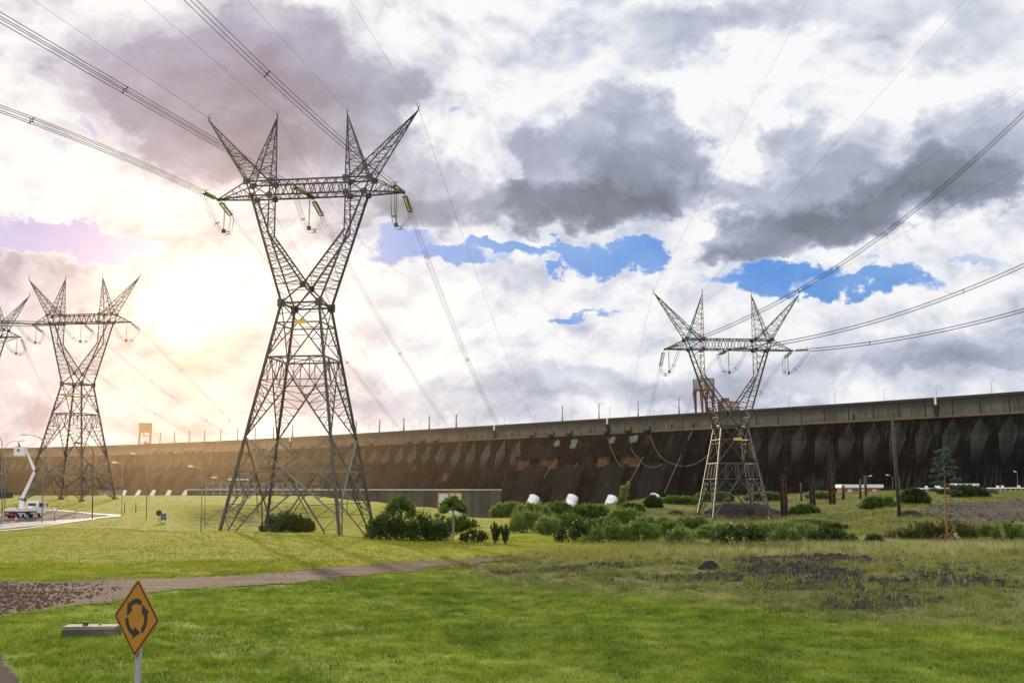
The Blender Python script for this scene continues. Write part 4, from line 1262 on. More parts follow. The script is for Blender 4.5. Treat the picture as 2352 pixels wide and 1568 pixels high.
# crest furniture
def on_crest(p, o=-2.0): 
    v = DP(p, 0, o); return v
def vent(p, w=2.0, hgt=14.0):
    c = on_crest(p, -3); D = c.y
    root = empty('vent_stack', c, 0, None, 'vent stack', 'pale vent stacks along the dam crest')
    mb = MB(); mb.tube([(0, 0, -1), (0, 0, hgt * .5), (0, 0, hgt * .5), (0, 0, hgt)], [w * .55, w * .5, w * .42, w * .42], 10); mb.build('shaft', M['pole_grey'], root, True)
    mb = MB(); mb.tube([(0, 0, hgt), (0, 0, hgt + .8)], [w * .9, w * .9], 10); mb.build('cap', M['white'], root)
    return root
VP = [364, 397, 431, 466, 503, 542, 582, 624, 668, 814, 867.6, 923.5, 982, 1044, 1288, 1372, 1462, 1556]
vl = ['just right of the tan crane', 'with the slanting derrick beside it', 'third right of the tan crane', 'fourth right of the tan crane', 'fifth right of the tan crane', 'just left of the foreground pylon', 'behind the outer left leg of the foreground pylon', 'between the left legs of the foreground pylon', 'right of the left legs of the foreground pylon',
      'behind the right legs of the foreground pylon', 'first right of the foreground pylon', 'second right of the foreground pylon', 'third right of the foreground pylon', 'fourth right of the foreground pylon', 'leftmost of the four near the red crane', 'second of the four near the red crane', 'third of the four near the red crane', 'nearest the red crane on its left']
for i, p in enumerate(VP):
    v = vent(p, 1.5 if p > 1200 else 2.2, float(np.interp(p, [364, 600, 982, 1044, 1556], [20, 19, 17, 17, 17])))
    v['label'] = 'pale vent stack on the dam crest, ' + vl[i]
mb = MB(); a = on_crest(401, -3); mb.bar((0, 0, 15), tuple(on_crest(416, -3) - a), .9)
tag(mb.build('derrick', M['crane_tan'], None, False, tuple(a)), 'slanting tan derrick boom leaning on the dam crest', 'derrick')
def crest_lamp(p, hgt, lab):
    c = on_crest(p, -1)
    root = empty('crest_lamp_post', c, 0, lab, 'lamp post', 'thin lamp posts along the dam crest')
    mb = MB(); mb.tube([(0, 0, -.5), (0, 0, hgt * .9), (.4, 0, hgt), (1.6, 0, hgt + .2)], [.18, .14, .12, .1], 5); mb.build('pole', M['pole_grey'], root)
    mb = MB(); mb.box((2.0, 0, hgt + .2), (1.4, .5, .3)); mb.build('lamp_head', M['pole_grey'], root)
pos = ['near the glow', 'right of the foreground pylon', '', '', '', '', '', '', '', '', '', '', '', '']
CL = [(735, 14, 'beside the lattice mast'), (846, 12, 'just past the foreground pylon legs'), (902, 12, 'between first and second stack right of foreground pylon'), (962, 12, 'between second and third stack right of foreground pylon'), (1023, 12, 'between third and fourth stack right of foreground pylon'), (1089, 13, 'first right of the fourth stack'), (1157, 13, 'where the conductors reach the crest'), (1228, 13, 'left of the four stacks near the red crane'),
      (1311, 12, 'between the first two stacks near the red crane'), (1399, 12, 'beside the dark box on the crest'), (1501, 12, 'left of the stack nearest the red crane'), (1811, 11, 'first right of the right pylon'), (1917, 11, 'second right of the right pylon'), (2030, 10.5, 'above the dark leaning pole'), (2150, 10.5, 'over the lift shaft on the dam wall'), (2277, 10.5, 'nearest the right edge')]
for p, h_, l in CL: crest_lamp(p, h_, 'thin lamp post on the dam crest, ' + l)
# lattice mast
c = on_crest(735, -3); mb = MB()
for s in ((-1, -1), (1, -1), (1, 1), (-1, 1)): mb.bar((s[0] * 1.6, s[1] * 1.6, -1), (s[0] * .8, s[1] * .8, 22), .35)
for k in range(9):
    z = k * 2.4; w = 1.6 - .035 * z
    mb.bar((-w, -w, z), (w, -w, z + 2.4), .25); mb.bar((w, -w, z), (-w, -w, z + 2.4), .25); mb.bar((-w, -w, z), (w, -w, z), .25)
tag(mb.build('lattice_mast', M['crane_tan'], None, False, tuple(c)), 'short lattice radio mast on the dam crest between the foreground pylon legs', 'mast')
# dark boxes and lift shafts on the crest
for p, lab in ((1147, 'low dark equipment box on the crest where conductors arrive'), (1410, 'low dark equipment box on the crest between stacks')):
    c = on_crest(p, -.5); mb = MB(); mb.box((0, 0, .7), (13, 3, 1.9)); mb.box((-3, 0, 2.0), (4, 2, 1.0)); mb.box((4, 0, 1.9), (2, 2, .7))
    tag(mb.build('equipment_box', M['brown_dark'], None, False, tuple(c)), lab, 'equipment box')
for p in (669, 1138, 1397.5, 2151):
    n = nrm(p); rz = math.atan2(n.y, n.x) - math.pi / 2
    mb = MB(); mb.box(rel(DP(p, 3.5, 2.4)), (1.5, 1.5, 6.5), rz); mb.build('lift_shaft', M['white'], dam)
    mb = MB(); mb.box(rel(DP(p, 9.5, 2.0)), (4.2, 2.4, 5.5), rz); mb.box(rel(DP(p, 14.5, 1.6)), (2.4, 1.8, 4.5), rz); mb.build('lift_landing', M['joint'], dam)

# gantry crane with tapering red legs and clad hoist house
def gantry(p, hgt, w, dpt, house_h, mats, rz, lab, taper=True):
    legm, panm = mats
    c = on_crest(p, -9)
    root = empty('gantry_crane', c, rz, lab, 'crane', 'gantry cranes on the dam crest')
    zb = hgt - house_h
    for sx in (-1, 1):
        for sy in (-1, 1):
            mb = MB(); x, y = sx * (w / 2 - .9), sy * (dpt / 2 - .9)
            mb.bar((x - sx * 1.0 if taper else x, y, -1), (x, y, zb), 1.5 if taper else 1.7, 3.0 if taper else 1.9); mb.build('leg', legm, root)
    mb = MB(); mb.box((0, 0, zb + .9), (w, dpt, 1.8)); 
    for sx in (-1, 1):
        for sy in (-1, 1): mb.box((sx * (w / 2 - .25), sy * (dpt / 2 - .25), zb + house_h / 2), (.9, .9, house_h))
    mb.box((0, -dpt / 2 + .05, hgt - .3), (w + .1, .5, .7)); mb.box((w / 2 - .05, 0, hgt - .3), (.5, dpt, .7)); mb.build('girder', legm, root)
    mb = MB(); mb.box((0, 0, zb + 1.8 + (house_h - 2.2) / 2), (w - .7, dpt - .7, house_h - 2.2)); mb.build('hoist_house', panm, root)
    mb = MB(); mb.box((w * .12, 0, zb - 6.5), (w * .55, 1.0, 1.2)); mb.box((-w * .1, 0, zb - 3.5), (2, 2, 5)); mb.build('lifting_beam', M['dark'] if taper else legm, root)
    mb = MB(); mb.box((w * .1, -dpt / 2 + 2, 2.6), (5.5, 3.5, 5.5)); mb.box((w * .32, -dpt / 2 + 2, 1.5), (4, 3, 3)); mb.build('winch_cabin', legm, root)
    return root
gantry(1607, 36.5, 17.0, 14.0, 13.0, (M['crane_red'], M['crane_panel']), R(24), 'tall gantry crane with red tapering legs on the dam behind the right pylon')
gantry(322.5, 38.5, 21.0, 10.0, 17.0, (M['crane_tan'], M['crane_tan']), R(10), 'tan gantry crane silhouetted on the distant left part of the dam crest', False)
c = on_crest(1663, -8)
root = empty('hoist_house', c, R(20), 'low red and grey hoist house on the crest beside the red gantry crane', 'hoist house')
mb = MB(); mb.box((-4.5, 0, 5.2), (9.5, 8, 8.5)); mb.box((5.5, 0, 5.2), (8.0, 8, 8.5)); mb.build('cladding', M['crane_panel'], root)
mb = MB()
mb.box((.6, 0, 5.2), (2.4, 8.6, 9.0)); mb.box((9.7, 0, 5.2), (.8, 8.6, 9.0)); mb.box((-9.5, 0, 5.2), (.8, 8.6, 9.0)); mb.box((0, 0, 9.9), (20, 8.8, .9)); mb.box((0, 0, .5), (20, 8.4, 1.0)); mb.box((-3.5, 0, 12.0), (7, 5, 3.6)); mb.box((10.6, -1, 2.5), (2.4, 4, 5)); mb.build('frame', M['crane_red'], root)

# powerhouse hall in front of the dam on the left, with doors
ph = empty('powerhouse', PY(1080, 1122, 500), 0, 'long low brown concrete hall with two pale doors at the foot of the dam', 'building')
P0 = ph.location
pe = PY(1080, 1123.5, 500) - P0; pw = PY(430, 1125.5, 560) - P0
ax = (pw - pe); ax.z = 0; Lh = ax.length; ax.normalize(); nn = Vector((ax.y, -ax.x, 0));
if nn.y < 0: nn = -nn
def PHM(a, b, z): return pe + ax * a + nn * b + Vector((0, 0, z))
def hall_box(name, a0, a1, b0, b1, z0, z1, mat):
    mb = MB(); vs = [PHM(a, b, z) for z in (z0, z1) for (a, b) in ((a0, b0), (a1, b0), (a1, b1), (a0, b1))]
    mb.add(vs, [(0, 3, 2, 1), (4, 5, 6, 7), (0, 1, 5, 4), (1, 2, 6, 5), (2, 3, 7, 6), (3, 0, 4, 7)])
    return mb.build(name, mat, ph)
def hall_mat():
    m, t = new_mat('streaked hall concrete')
    p = t.new('ShaderNodeTexCoord').outputs['Object']
    st = t.noise(t.vec('MULTIPLY', p, (.5, .5, .03)), 1.0, 6.0, .7); pan = t.noise(t.vec('MULTIPLY', p, (.12, .12, 0)), 1.0, 0, .5); bl = t.noise(p, .08, 5.0, .6)
    k = t.math('ADD', t.math('ADD', t.math('MULTIPLY', st, .45), t.math('MULTIPLY', pan, .3)), t.math('MULTIPLY', bl, .25))
    finish(t, t.ramp(k, [(.36, (.035, .031, .027)), (.5, (.072, .064, .055)), (.66, (.125, .11, .095))]), .9, 0, k, .3, .1, spec=.15)
    return m
M['hall'] = hall_mat()
hall_box('wall', 0, Lh, 0, 40, -22, -.35, M['hall'])
hall_box('roof_edge', -.4, Lh, -.6, 40.5, -.35, .05, M['roof_white'])
s_ = 500 / F
for (a, b) in ((1058, 1033), (1026, 1004)):
    hall_box('door', (1080 - a) * s_ * 1.02, (1080 - b) * s_ * 1.02, -.3, .5, -8.6, -2.0, M['door_panel'])
for (a, b) in ((1060.5, 1058), (1033, 1026), (1004, 1001)):
    hall_box('door_frame', (1080 - a) * s_ * 1.02, (1080 - b) * s_ * 1.02, -.5, .5, -8.8, -1.7, M['trim_orange'])
hall_box('door_frame', (1080 - 1060.5) * s_ * 1.02, (1080 - 1001) * s_ * 1.02, -.5, .5, -2.0, -1.5, M['trim_orange'])
hall_box('plinth', (1080 - 1060) * s_, (1080 - 1001) * s_, -.4, .5, -13, -8.8, M['door_panel'])
# switchyard gantry on the hall roof
g0 = PY(474, 1130, 480)
gr = empty('switchyard_gantry', g0, 0, 'long open steel frame of posts and rails left of the foreground pylon', 'gantry')
mb = MB(); s2 = 480 / F
def GP(px, py): v = PY(px, py, 480) - g0; return v
for x in list(range(474, 700, 16)):
    mb = MB(); mb.bar(GP(x, 1139), GP(x, 1109), .5); mb.build('post', M['pole_grey'], gr)
mb = MB()
for y in (1109.5, 1121, 1132): mb.bar(GP(474, y), GP(735, y + .5), .35)
for x in range(474, 690, 32): mb.bar(GP(x, 1121), GP(x + 16, 1109), .25)
mb.build('rail', M['pole_grey'], gr)
for (a, b) in ((525, 535), (540, 549), (551, 558), (560, 569)):
    mb = MB(); v = GP((a + b) / 2, 1100.5); mb.box(v, ((b - a) * s2, 2.5, .7)); mb.build('light_canopy', M['roof_white'], gr)
for x in (527, 546, 566):
    mb = MB(); mb.bar(GP(x, 1109), GP(x, 1101), .3); mb.build('canopy_post', M['pole_grey'], gr)
# small huts on the far edge
def hut(px0, px1, y0, y1, D, mats, name, lab, cat, dep=6.0, roof=None):
    a = PY(px0, y1, D); w = (px1 - px0) * D / F; h = (y1 - y0) * D / F
    root = empty(name, a + Vector((w / 2, 0, 0)), 0, lab, cat)
    mb = MB(); mb.box((0, dep / 2, h / 2 - 2), (w, dep, h + 4)); mb.build('wall', mats[0], root)
    rt = roof or .35
    mb = MB(); mb.box((0, dep / 2, h + rt / 2), (w + .8 * rt * 2, dep + 1.0, rt)); mb.build('roof', mats[1], root)
    mb = MB()
    n = max(1, int(w / 3.5))
    for k in range(n):
        xx = -w / 2 + (k + .5) * w / n; mb.box((xx, -.02, h * .45), (w / n * .35, .12, h * .6))
    mb.build('door', mats[2], root)
    return root
hut(227, 263, 1123, 1140, 292, (M['beige'], M['brown_dark'], M['door_panel']), 'beige_shed', 'small beige shed on the far lawn edge right of the glowing pylon', 'shed')
hut(-16, 9, 1134, 1158, 235, (M['brown_dark'], M['dark'], M['dark']), 'dark_cabin', 'small dark cabin cut off by the left edge', 'cabin', 4)
hut(1938, 2022, 1120, 1134, 312, (M['brick'], M['roof_white'], M['door_panel']), 'brick_shed', 'long brick shed with pale flat roof left of the dark leaning pole', 'shed', 6, 1.0)
hut(2206, 2242, 1118, 1126, 300, (M['brick'], M['roof_white'], M['door_panel']), 'brick_shed', 'short brick shed with thick pale roof right of the agave', 'shed', 6, 1.0)
# white guard rail
mb = MB()
pts = []
for px in range(2094, 2500, 12):
    D = 296.0; v = PY(px, 1121, D); z = H(v.x, v.y); pts.append(Vector((v.x, v.y, z)))
o0 = pts[0]
rr = empty('guard_rail', o0, 0, 'long white guard rail along the far edge of the field at right', 'guard rail')
for a, b in zip(pts[:-1], pts[1:]): mb.bar(a - o0 + Vector((0, 0, .95)), b - o0 + Vector((0, 0, .95)), .32)
mb.build('beam', M['white'], rr)
for a in pts:
    mb = MB(); mb.bar(a - o0 + Vector((0, .15, -.3)), a - o0 + Vector((0, .15, .9)), .18); mb.build('post', M['pole_grey'], rr)
for px in (2128, 2151, 2158, 2192, 2292, 2303, 2340):
    mb = MB(); v = PY(px, 1119, 296); mb.box(Vector((v.x, v.y, H(v.x, v.y) + 1.4)) - o0, (.7, .4, .6)); mb.build('reflector', M['white'], rr)

# ------------------------------------------------------------------ plants
rng = np.random.default_rng(7)
def leaf_cloud(blobs, n, size, flat=.5, seed=0, up=.25, shell=.55):
    """leaf triangles spread through a set of ellipsoids: (x, y, z, rx, ry, rz)"""
    r = np.random.default_rng(seed)
    vol = np.array([b[3] * b[4] * b[5] for b in blobs]) ** (2 / 3); vol /= vol.sum()
    which = r.choice(len(blobs), n, p=vol)
    B = np.array(blobs)[which]
    d = r.normal(size=(n, 3)); d /= np.linalg.norm(d, axis=1)[:, None]
    rad = r.random(n) ** shell
    # ragged outline
    wob = 1 + .30 * np.sin(d[:, 0] * 6 + which) * np.cos(d[:, 2] * 5 + which * 2) + .16 * np.sin(d[:, 0] * 13 + d[:, 1] * 11 + which) + .14 * r.normal(size=n)
    c = B[:, :3] + d * rad[:, None] * B[:, 3:] * wob[:, None]
    c[:, 2] = np.maximum(c[:, 2], .02)
    t = r.normal(size=(n, 3)); t[:, 2] = np.abs(t[:, 2]) * .6 + up; t /= np.linalg.norm(t, axis=1)[:, None]
    t = t + d * .6; t /= np.linalg.norm(t, axis=1)[:, None]
    s = np.cross(t, r.normal(size=(n, 3))); s /= np.linalg.norm(s, axis=1)[:, None]
    L = size * (.6 + .8 * r.random(n))[:, None]; Wd = L * flat * .5
    v = np.stack([c - s * Wd, c + s * Wd, c + t * L], 1).reshape(-1, 3)
    return v, np.arange(n * 3).reshape(-1, 3)
def shrub(name, loc, blobs, n, size, mat, label, cat, group, stems=5, seed=0, flat=.5, stem_mat='bark', up=.25):
    root = empty(name, loc, 0, label, cat, group)
    v, t = leaf_cloud(blobs, n, size, flat, seed, up)
    o = fast_mesh('foliage', v, t, M[mat]); o.parent = root
    mb = MB(); r = random.Random(seed)
    for k in range(stems):
        b = blobs[k % len(blobs)]
        sx = b[0] * .35 + r.uniform(-.1, .1)
        mb.tube([(sx, b[1] * .35, -.15), (b[0] * .7 + r.uniform(-.1, .1), b[1] * .7, b[2] * .55), (b[0] + r.uniform(-.2, .2) * b[3], b[1], b[2] + b[5] * .45)], [.05 + .012 * b[2], .035 + .008 * b[2], .012], 5)
    mb.build('stem', M[stem_mat], root)
    return root
def bush_px(px, py, w, h, mat, label, dens=1.0, group='shrubs growing between the lawn and the dam', name='shrub', cat='shrub', seed=None, feather=False, dist=None):
    """px,py: middle of the foot; w,h: size in frame units"""
    P = PG(px, py) if dist is None else PY(px, py, dist)
    if dist is not None: P.z = H(P.x, P.y)
    D = P.y; W = w * 1.12 * D / F; Hh = h * 1.06 * D / F
    seed = int(px * 7 + py) if seed is None else seed
    r = random.Random(seed)
    nb = max(3, int(W / Hh * 3.2) + 2); bl = []
    for k in range(nb):
        u = (k + .5) / nb * 2 - 1 + r.uniform(-.15, .15)
        top = Hh * math.sqrt(max(.15, 1 - abs(u) ** 2.4 * .75)) * r.uniform(.78, 1.0)
        rz = top * r.uniform(.40, .55); rx = max(W / nb * r.uniform(.75, 1.2), Hh * .18)
        bl.append((u * W / 2 * .86, r.uniform(-.3, .3) * W * .35, top - rz, rx, rx * 1.1, rz))
        if Hh > 1.6: bl.append((u * W / 2 * .9 + r.uniform(-.2, .2), -rx * .4, top * .3, rx * 1.0, rx, top * .33))
    for k in range(nb * 2):
        u = r.uniform(-.95, .95); top = Hh * math.sqrt(max(.15, 1 - abs(u) ** 2.4 * .75)); hz = Hh * r.uniform(.10, .22)
        bl.append((u * W / 2 * .9, r.uniform(-.3, .3) * W * .3, top * r.uniform(.72, .90), max(.12, hz * .45), max(.12, hz * .45), hz))
    area = W * Hh
    n = int(min(14000, max(700, area * 420 * dens)))
    size = max(.15, D * .0024)
    return shrub(name, P, bl, n, size * (1.35 if feather else 1.0), mat, label, cat, group, min(9, nb), seed, .28 if feather else .5, up=.8 if feather else .25)

BU = [
 # dark mass under the two umbrella crowned trees
 (905, 1240, 100, 66, 'leaf_dark', 'dark tangled shrub under the left umbrella crowned tree'),
 (985, 1242, 105, 62, 'leaf_dark', 'dark tangled shrub between the two umbrella crowned trees'),
 (1056, 1222, 80, 34, 'leaf_mid', 'green shrub at the right end of the dark thicket'),
 (870, 1228, 46, 40, 'leaf_dark', 'dark shrub against the right foot of the foreground pylon'),
 (1090, 1246, 62, 28, 'leaf_dark', 'low spiky dark shrub left of the twin cypress like shrubs'),
 (655, 1222, 96, 42, 'leaf_dark', 'dark shrub in the hollow inside the foreground pylon'),
 (700, 1220, 40, 26, 'leaf_olive', 'small olive shrub inside the foreground pylon'),
 # rounded scrub right of the open lawn
 (1170, 1187, 80, 30, 'leaf_light', 'light rounded shrub below the first white pipe'),
 (1225, 1196, 90, 36, 'leaf_light', 'pale green rounded shrub right of the open green slope'),
 (1215, 1222, 84, 44, 'leaf_light', 'feathery green shrub at the left front of the thicket'),
 (1262, 1228, 60, 40, 'leaf_light', 'rounded feathery shrub second from the left front of the thicket'),
 (1290, 1190, 80, 34, 'leaf_mid', 'green shrub below the second white pipe'),
 (1352, 1192, 90, 32, 'leaf_mid', 'green shrub between the second and third white pipes'),
 (1330, 1246, 100, 54, 'leaf_dark', 'big dark green shrub at the middle front of the thicket'),
 (1400, 1250, 110, 48, 'leaf_mid', 'broad green shrub right of the big dark one'),
 (1470, 1248, 90, 46, 'leaf_mid', 'green shrub in the thicket below the half hidden white pipe'),
 (1436, 1206, 90, 34, 'leaf_light', 'light shrub in the second row behind the thicket'),
 (1530, 1240, 100, 40, 'leaf_mid', 'low green shrub left of the round topped one'),
 (1562, 1252, 62, 36, 'leaf_light', 'round topped pale shrub with bare stems'),
 (1615, 1246, 70, 26, 'leaf_mid', 'low shrub before the left feet of the right pylon'),
 (1700, 1254, 130, 46, 'leaf_dark', 'large dark low shrub in front of the right pylon'),
 (1660, 1224, 70, 20, 'leaf_light', 'pale low shrub at the feet of the right pylon'),
 (1790, 1228, 110, 26, 'leaf_light', 'pale wide scrub right of the right pylon'),
 (1800, 1252, 80, 36, 'leaf_mid', 'mid green shrub second from the right end of the thicket'),
 (1895, 1250, 90, 38, 'leaf_dark', 'dark green shrub at the right end of the thicket'),
 (1950, 1250, 40, 24, 'leaf_mid', 'little shrub beside the dark shrub ending the thicket'),
 (1850, 1214, 120, 20, 'leaf_light', 'long pale strip of scrub behind the thicket'),
 # second row near the field edge
 (1500, 1166, 34, 26, 'leaf_dark', 'small dark shrub left of the half hidden white pipe'),
 (1560, 1158, 90, 16, 'leaf_mid', 'low hedge like shrub at the foot of the dam left of the right pylon'),
 (1640, 1152, 90, 20, 'leaf_mid', 'low shrub behind the feet of the right pylon'),
 (1755, 1150, 80, 18, 'leaf_mid', 'low shrub left of the nearest rusty column'),
 (1848, 1180, 66, 20, 'leaf_mid', 'shrub beside the short rusty column'),
 (1880, 1146, 60, 12, 'leaf_light', 'pale low scrub behind the rusty columns'),
 (1960, 1128, 120, 22, 'leaf_dark', 'dark tree line over the long brick shed'),
 (2100, 1158, 62, 34, 'leaf_dark', 'round dark shrub right of the leaning pole'),
 (2020, 1168, 80, 26, 'leaf_mid', 'spreading green shrub left of the leaning pole'),
 (2096, 1122, 66, 24, 'leaf_dark', 'dark tree behind the round shrub near the leaning pole'),
 (2225, 1142, 78, 26, 'leaf_dark', 'dark shrub in front of the short brick shed'),
 (2170, 1136, 30, 10, 'leaf_dark', 'tiny dark shrub just right of the agave stalk'),
 (2160, 1245, 170, 46, 'leaf_olive', 'wide olive scrub behind the agave rosette'),
 (2075, 1245, 90, 24, 'leaf_olive', 'low olive scrub left of the agave'),
 (2262, 1242, 70, 34, 'leaf_mid', 'green shrub right of the agave scrub'),
 (2325, 1246, 90, 42, 'leaf_mid', 'green shrub at the right edge'),
 (1590, 1216, 90, 26, 'leaf_light', 'pale scrub behind the round topped shrub'),
 (1640, 1236, 80, 30, 'leaf_light', 'feathery shrub left front of the large dark low shrub'),
 (1745, 1240, 90, 34, 'leaf_mid', 'green shrub overlapping the right of the large dark low shrub'),
 (1850, 1244, 70, 40, 'leaf_light', 'feathery pale shrub left of the dark shrub ending the thicket'),
 (1500, 1222, 110, 34, 'leaf_light', 'pale feathery shrub in the middle row of the thicket'),
 (1385, 1226, 90, 36, 'leaf_mid', 'mid green shrub in the middle row of the thicket'),
 (1300, 1216, 80, 36, 'leaf_mid', 'green shrub behind the big dark shrub of the thicket'),
 (1255, 1180, 60, 22, 'leaf_dark', 'small dark shrub between the first and second white pipes'),
 (1450, 1176, 60, 18, 'leaf_mid', 'small shrub right of the feathery sapling'),
 (1915, 1222, 70, 18, 'leaf_olive', 'olive scrub strip right of the thicket'),
 (2010, 1252, 40, 22, 'leaf_olive', 'lone small olive shrub in the pale grass'),
]
for b in BU:
    bush_px(b[0], b[1], b[2], b[3], b[4], b[5], feather=b[4] in ('leaf_light', 'leaf_olive'))

def umbrella_tree(px, py, cx, cw, ch, ctop, label, seed, dist):
    P = PY(px, py, dist); P.z = H(P.x, P.y); D = dist
    root = empty('umbrella_tree', P, 0, label, 'tree', 'umbrella crowned trees beside the foreground pylon')
    top = CAMZ + D * (1122.6 - ctop) / F - P.z; W = cw * D / F; Hh = ch * D / F
    r = random.Random(seed); bl = []
    for k in range(14):
        u = (k + .5) / 14 * 2 - 1
        bl.append((u * W * .42, r.uniform(-.5, .5) * W * .5, top - Hh * (.25 + .5 * abs(u) ** 2) + r.uniform(-.3, .2), W * .14, W * .14, Hh * .2))
    v, t = leaf_cloud(bl, 2600, .42, .55, seed, .15, .5)
    o = fast_mesh('crown', v, t, M['leaf_mid']); o.parent = root
    mb = MB(); mb.tube([(0, 0, -.3), (.05, 0, top * .5), (0, 0, top - Hh * .5)], [.14, .10, .07], 7)
    for b in bl[::2]: mb.tube([(0, 0, top - Hh * .8), (b[0] * .5, b[1] * .5, top - Hh * .55), (b[0], b[1], b[2])], [.05, .035, .015], 5)
    mb.build('trunk', M['pole_grey'] if seed == 2 else M['bark'], root)
umbrella_tree(921, 1215, 921, 62, 52, 1138, 'left umbrella crowned tree rising out of the dark thicket', 1, 106)
umbrella_tree(1040, 1215, 1043, 58, 36, 1144, 'right umbrella crowned tree with thin pale trunk before the hall doors', 2, 108)

def upright(px, py, w, h, label, seed):
    P = PG(px, py); D = P.y; W = w * D / F; Hh = h * D / F; r = random.Random(seed); bl = []
    for k in range(11):
        a = r.uniform(-.5, .5) * W; hh = Hh * (1.02 - .5 * abs(a) / W) * r.uniform(.72, 1.0)
        for j in range(7):
            z = hh * (.22 + .12 * j); bl.append((a * (.25 + .13 * j), r.uniform(-.2, .2) * W, z, .085 - .006 * j, .085, hh * .08))
    return shrub('cypress_shrub', P, bl, 2600, .15, 'leaf_dark', label, 'shrub', 'upright dark shrubs on the green slope', 9, seed, .3, up=1.4)
upright(1137, 1247, 28, 50, 'left of two upright dark finger like shrubs on the slope', 11)
upright(1161, 1249, 18, 48, 'right of two upright dark finger like shrubs on the slope', 12)

# sapling with drooping fronds
P = PY(1427, 1160, 200); P.z = H(P.x, P.y)
root = empty('sapling', P, 0, 'pale feathery sapling against the black dam between two white pipes', 'tree')
mb = MB(); mb.tube([(0, 0, -.2), (.3, 0, 2.5), (.8, 0, 4.9)], [.08, .05, .02], 6); mb.build('trunk', M['bark'], root)
bl = [(.1 + .13 * k + (-.9 + .5 * k % 1.3) * (1 - k / 12), .2 * math.sin(k), .8 + .36 * k, .42 * (1.15 - k / 13), .35, .36) for k in range(12)] + [(.3 * s * (1.3 - k / 6) * 1.6 + .1 * k, 0, .9 + .6 * k, .35, .3, .3) for s in (-1, 1) for k in range(6)]
v, t = leaf_cloud(bl, 1500, .5, .22, 5, 1.0); o = fast_mesh('crown', v, t, M['leaf_light']); o.parent = root

# agave stalk
P = PG(2176, 1247); D = P.y
root = empty('agave_plant', P, R(10), 'tall flowering agave stalk with green tiers over a dead brown rosette', 'plant')
Ha = (1247 - 1036) * D / F
mb = MB(); mb.tube([(0, 0, -.1), (.02, 0, Ha * .3), (.08, 0, Ha * .6), (.10, 0, Ha * .97)], [.10, .085, .055, .03], 8); mb.build('stalk', M['agave_stem'], root)
r = random.Random(4); mb = MB(); tiers = []
for k in range(19):
    f = k / 18; z = Ha * (.50 + .48 * f); a = k * 2.4; L = (.95 * (1 - f) ** .6 + .12) * r.uniform(.7, 1.05)
    e = Vector((math.cos(a) * L + .08, math.sin(a) * L, z + L * .28)); mb.tube([(.06, 0, z - .1), (e.x * .6, e.y * .6, z), tuple(e)], [.035, .025, .02], 5)
    tiers.append((e.x, e.y, e.z, .36 * (1.2 - .45 * f), .36, .11))
for k in range(16):
    f = k / 15; z = Ha * (.16 + .30 * f); a = k * 2.1 + 1; L = .55 * r.uniform(.5, 1.1)
    e = Vector((math.cos(a) * L, math.sin(a) * L, z + .1)); mb.tube([(.02, 0, z), tuple(e)], [.018, .012], 4)
mb.build('flower_stems', M['agave_stem'], root)
v, t = leaf_cloud(tiers, 5200, .12, .5, 3, .4, .4); o = fast_mesh('flower_clusters', v, t, M['leaf_blue']); o.parent = root
pods = []
r = random.Random(4)
for k in range(16):
    f = k / 15; z = Ha * (.16 + .30 * f); a = k * 2.1 + 1; L = .55 * .85; pods.append((math.cos(a) * L, math.sin(a) * L, z + .12, .10, .10, .06))
v, t = leaf_cloud(pods, 500, .07, .6, 9, .1); o = fast_mesh('lower_seed_pods', v, t, M['leaf_dark']); o.parent = root  # small seed pods on the lower flower stems
mb = MB(); r = random.Random(8)
for k in range(46):
    a = k * 2.399; L = r.uniform(.6, 1.05); dr = r.uniform(-.1, .5)
    p1 = Vector((math.cos(a) * L * .55, math.sin(a) * L * .55, .25 + dr * .8)); p2 = Vector((math.cos(a) * L, math.sin(a) * L, .05 + dr * .35))
    sd = Vector((-math.sin(a), math.cos(a), 0)) * .09
    mb.add([Vector((0, 0, .05)) + sd * .6, Vector((0, 0, .05)) - sd * .6, p1 - sd, p1 + sd, p2], [(0, 1, 2, 3), (3, 2, 4)])
mb.build('rosette', M['agave_dead'], root)

# ------------------------------------------------------------------ grass
def grass_mat(name, c1, c2, c3, tr=.45):
    m, t = new_mat(name)
    p = t.new('ShaderNodeNewGeometry').outputs['Position']
    big = t.noise(p, .07, 4.0, .6); n = t.noise(p, .6, 5.0, .65); f = t.noise(p, 14.0, 2.0, .6)
    n_b = t.noise(p, 1.9, 4.0, .6)
    k = t.math('ADD', t.math('ADD', t.math('MULTIPLY', big, .25), t.math('MULTIPLY', n, .30)), t.math('ADD', t.math('MULTIPLY', f, .22), t.math('MULTIPLY', n_b, .23)))
    c = t.ramp(k, [(.40, c1), (.5, c2), (.61, c3)])
    mo = t.new('ShaderNodeAttribute', attribute_name='lawn_glow').outputs['Fac']
    c = t.mix(t.math('MULTIPLY', mo, .55), c, t.ramp(k, [(.36, (.15, .155, .008)), (.5, (.24, .24, .012)), (.64, (.34, .32, .024))]))  # same warm glow painted into the blades
    finish(t, c, .6, 0, trans=tr, tcol=c, spec=.2)
    return m
M['grass'] = grass_mat('fresh lawn blades', (.045, .085, .008), (.155, .23, .020), (.36, .42, .07), .5)
M['grass_rough'] = grass_mat('rough olive blades', (.055, .065, .014), (.15, .165, .038), (.30, .31, .09))
M['grass_dry'] = grass_mat('dry straw blades', (.14, .15, .05), (.28, .28, .11), (.46, .44, .22))
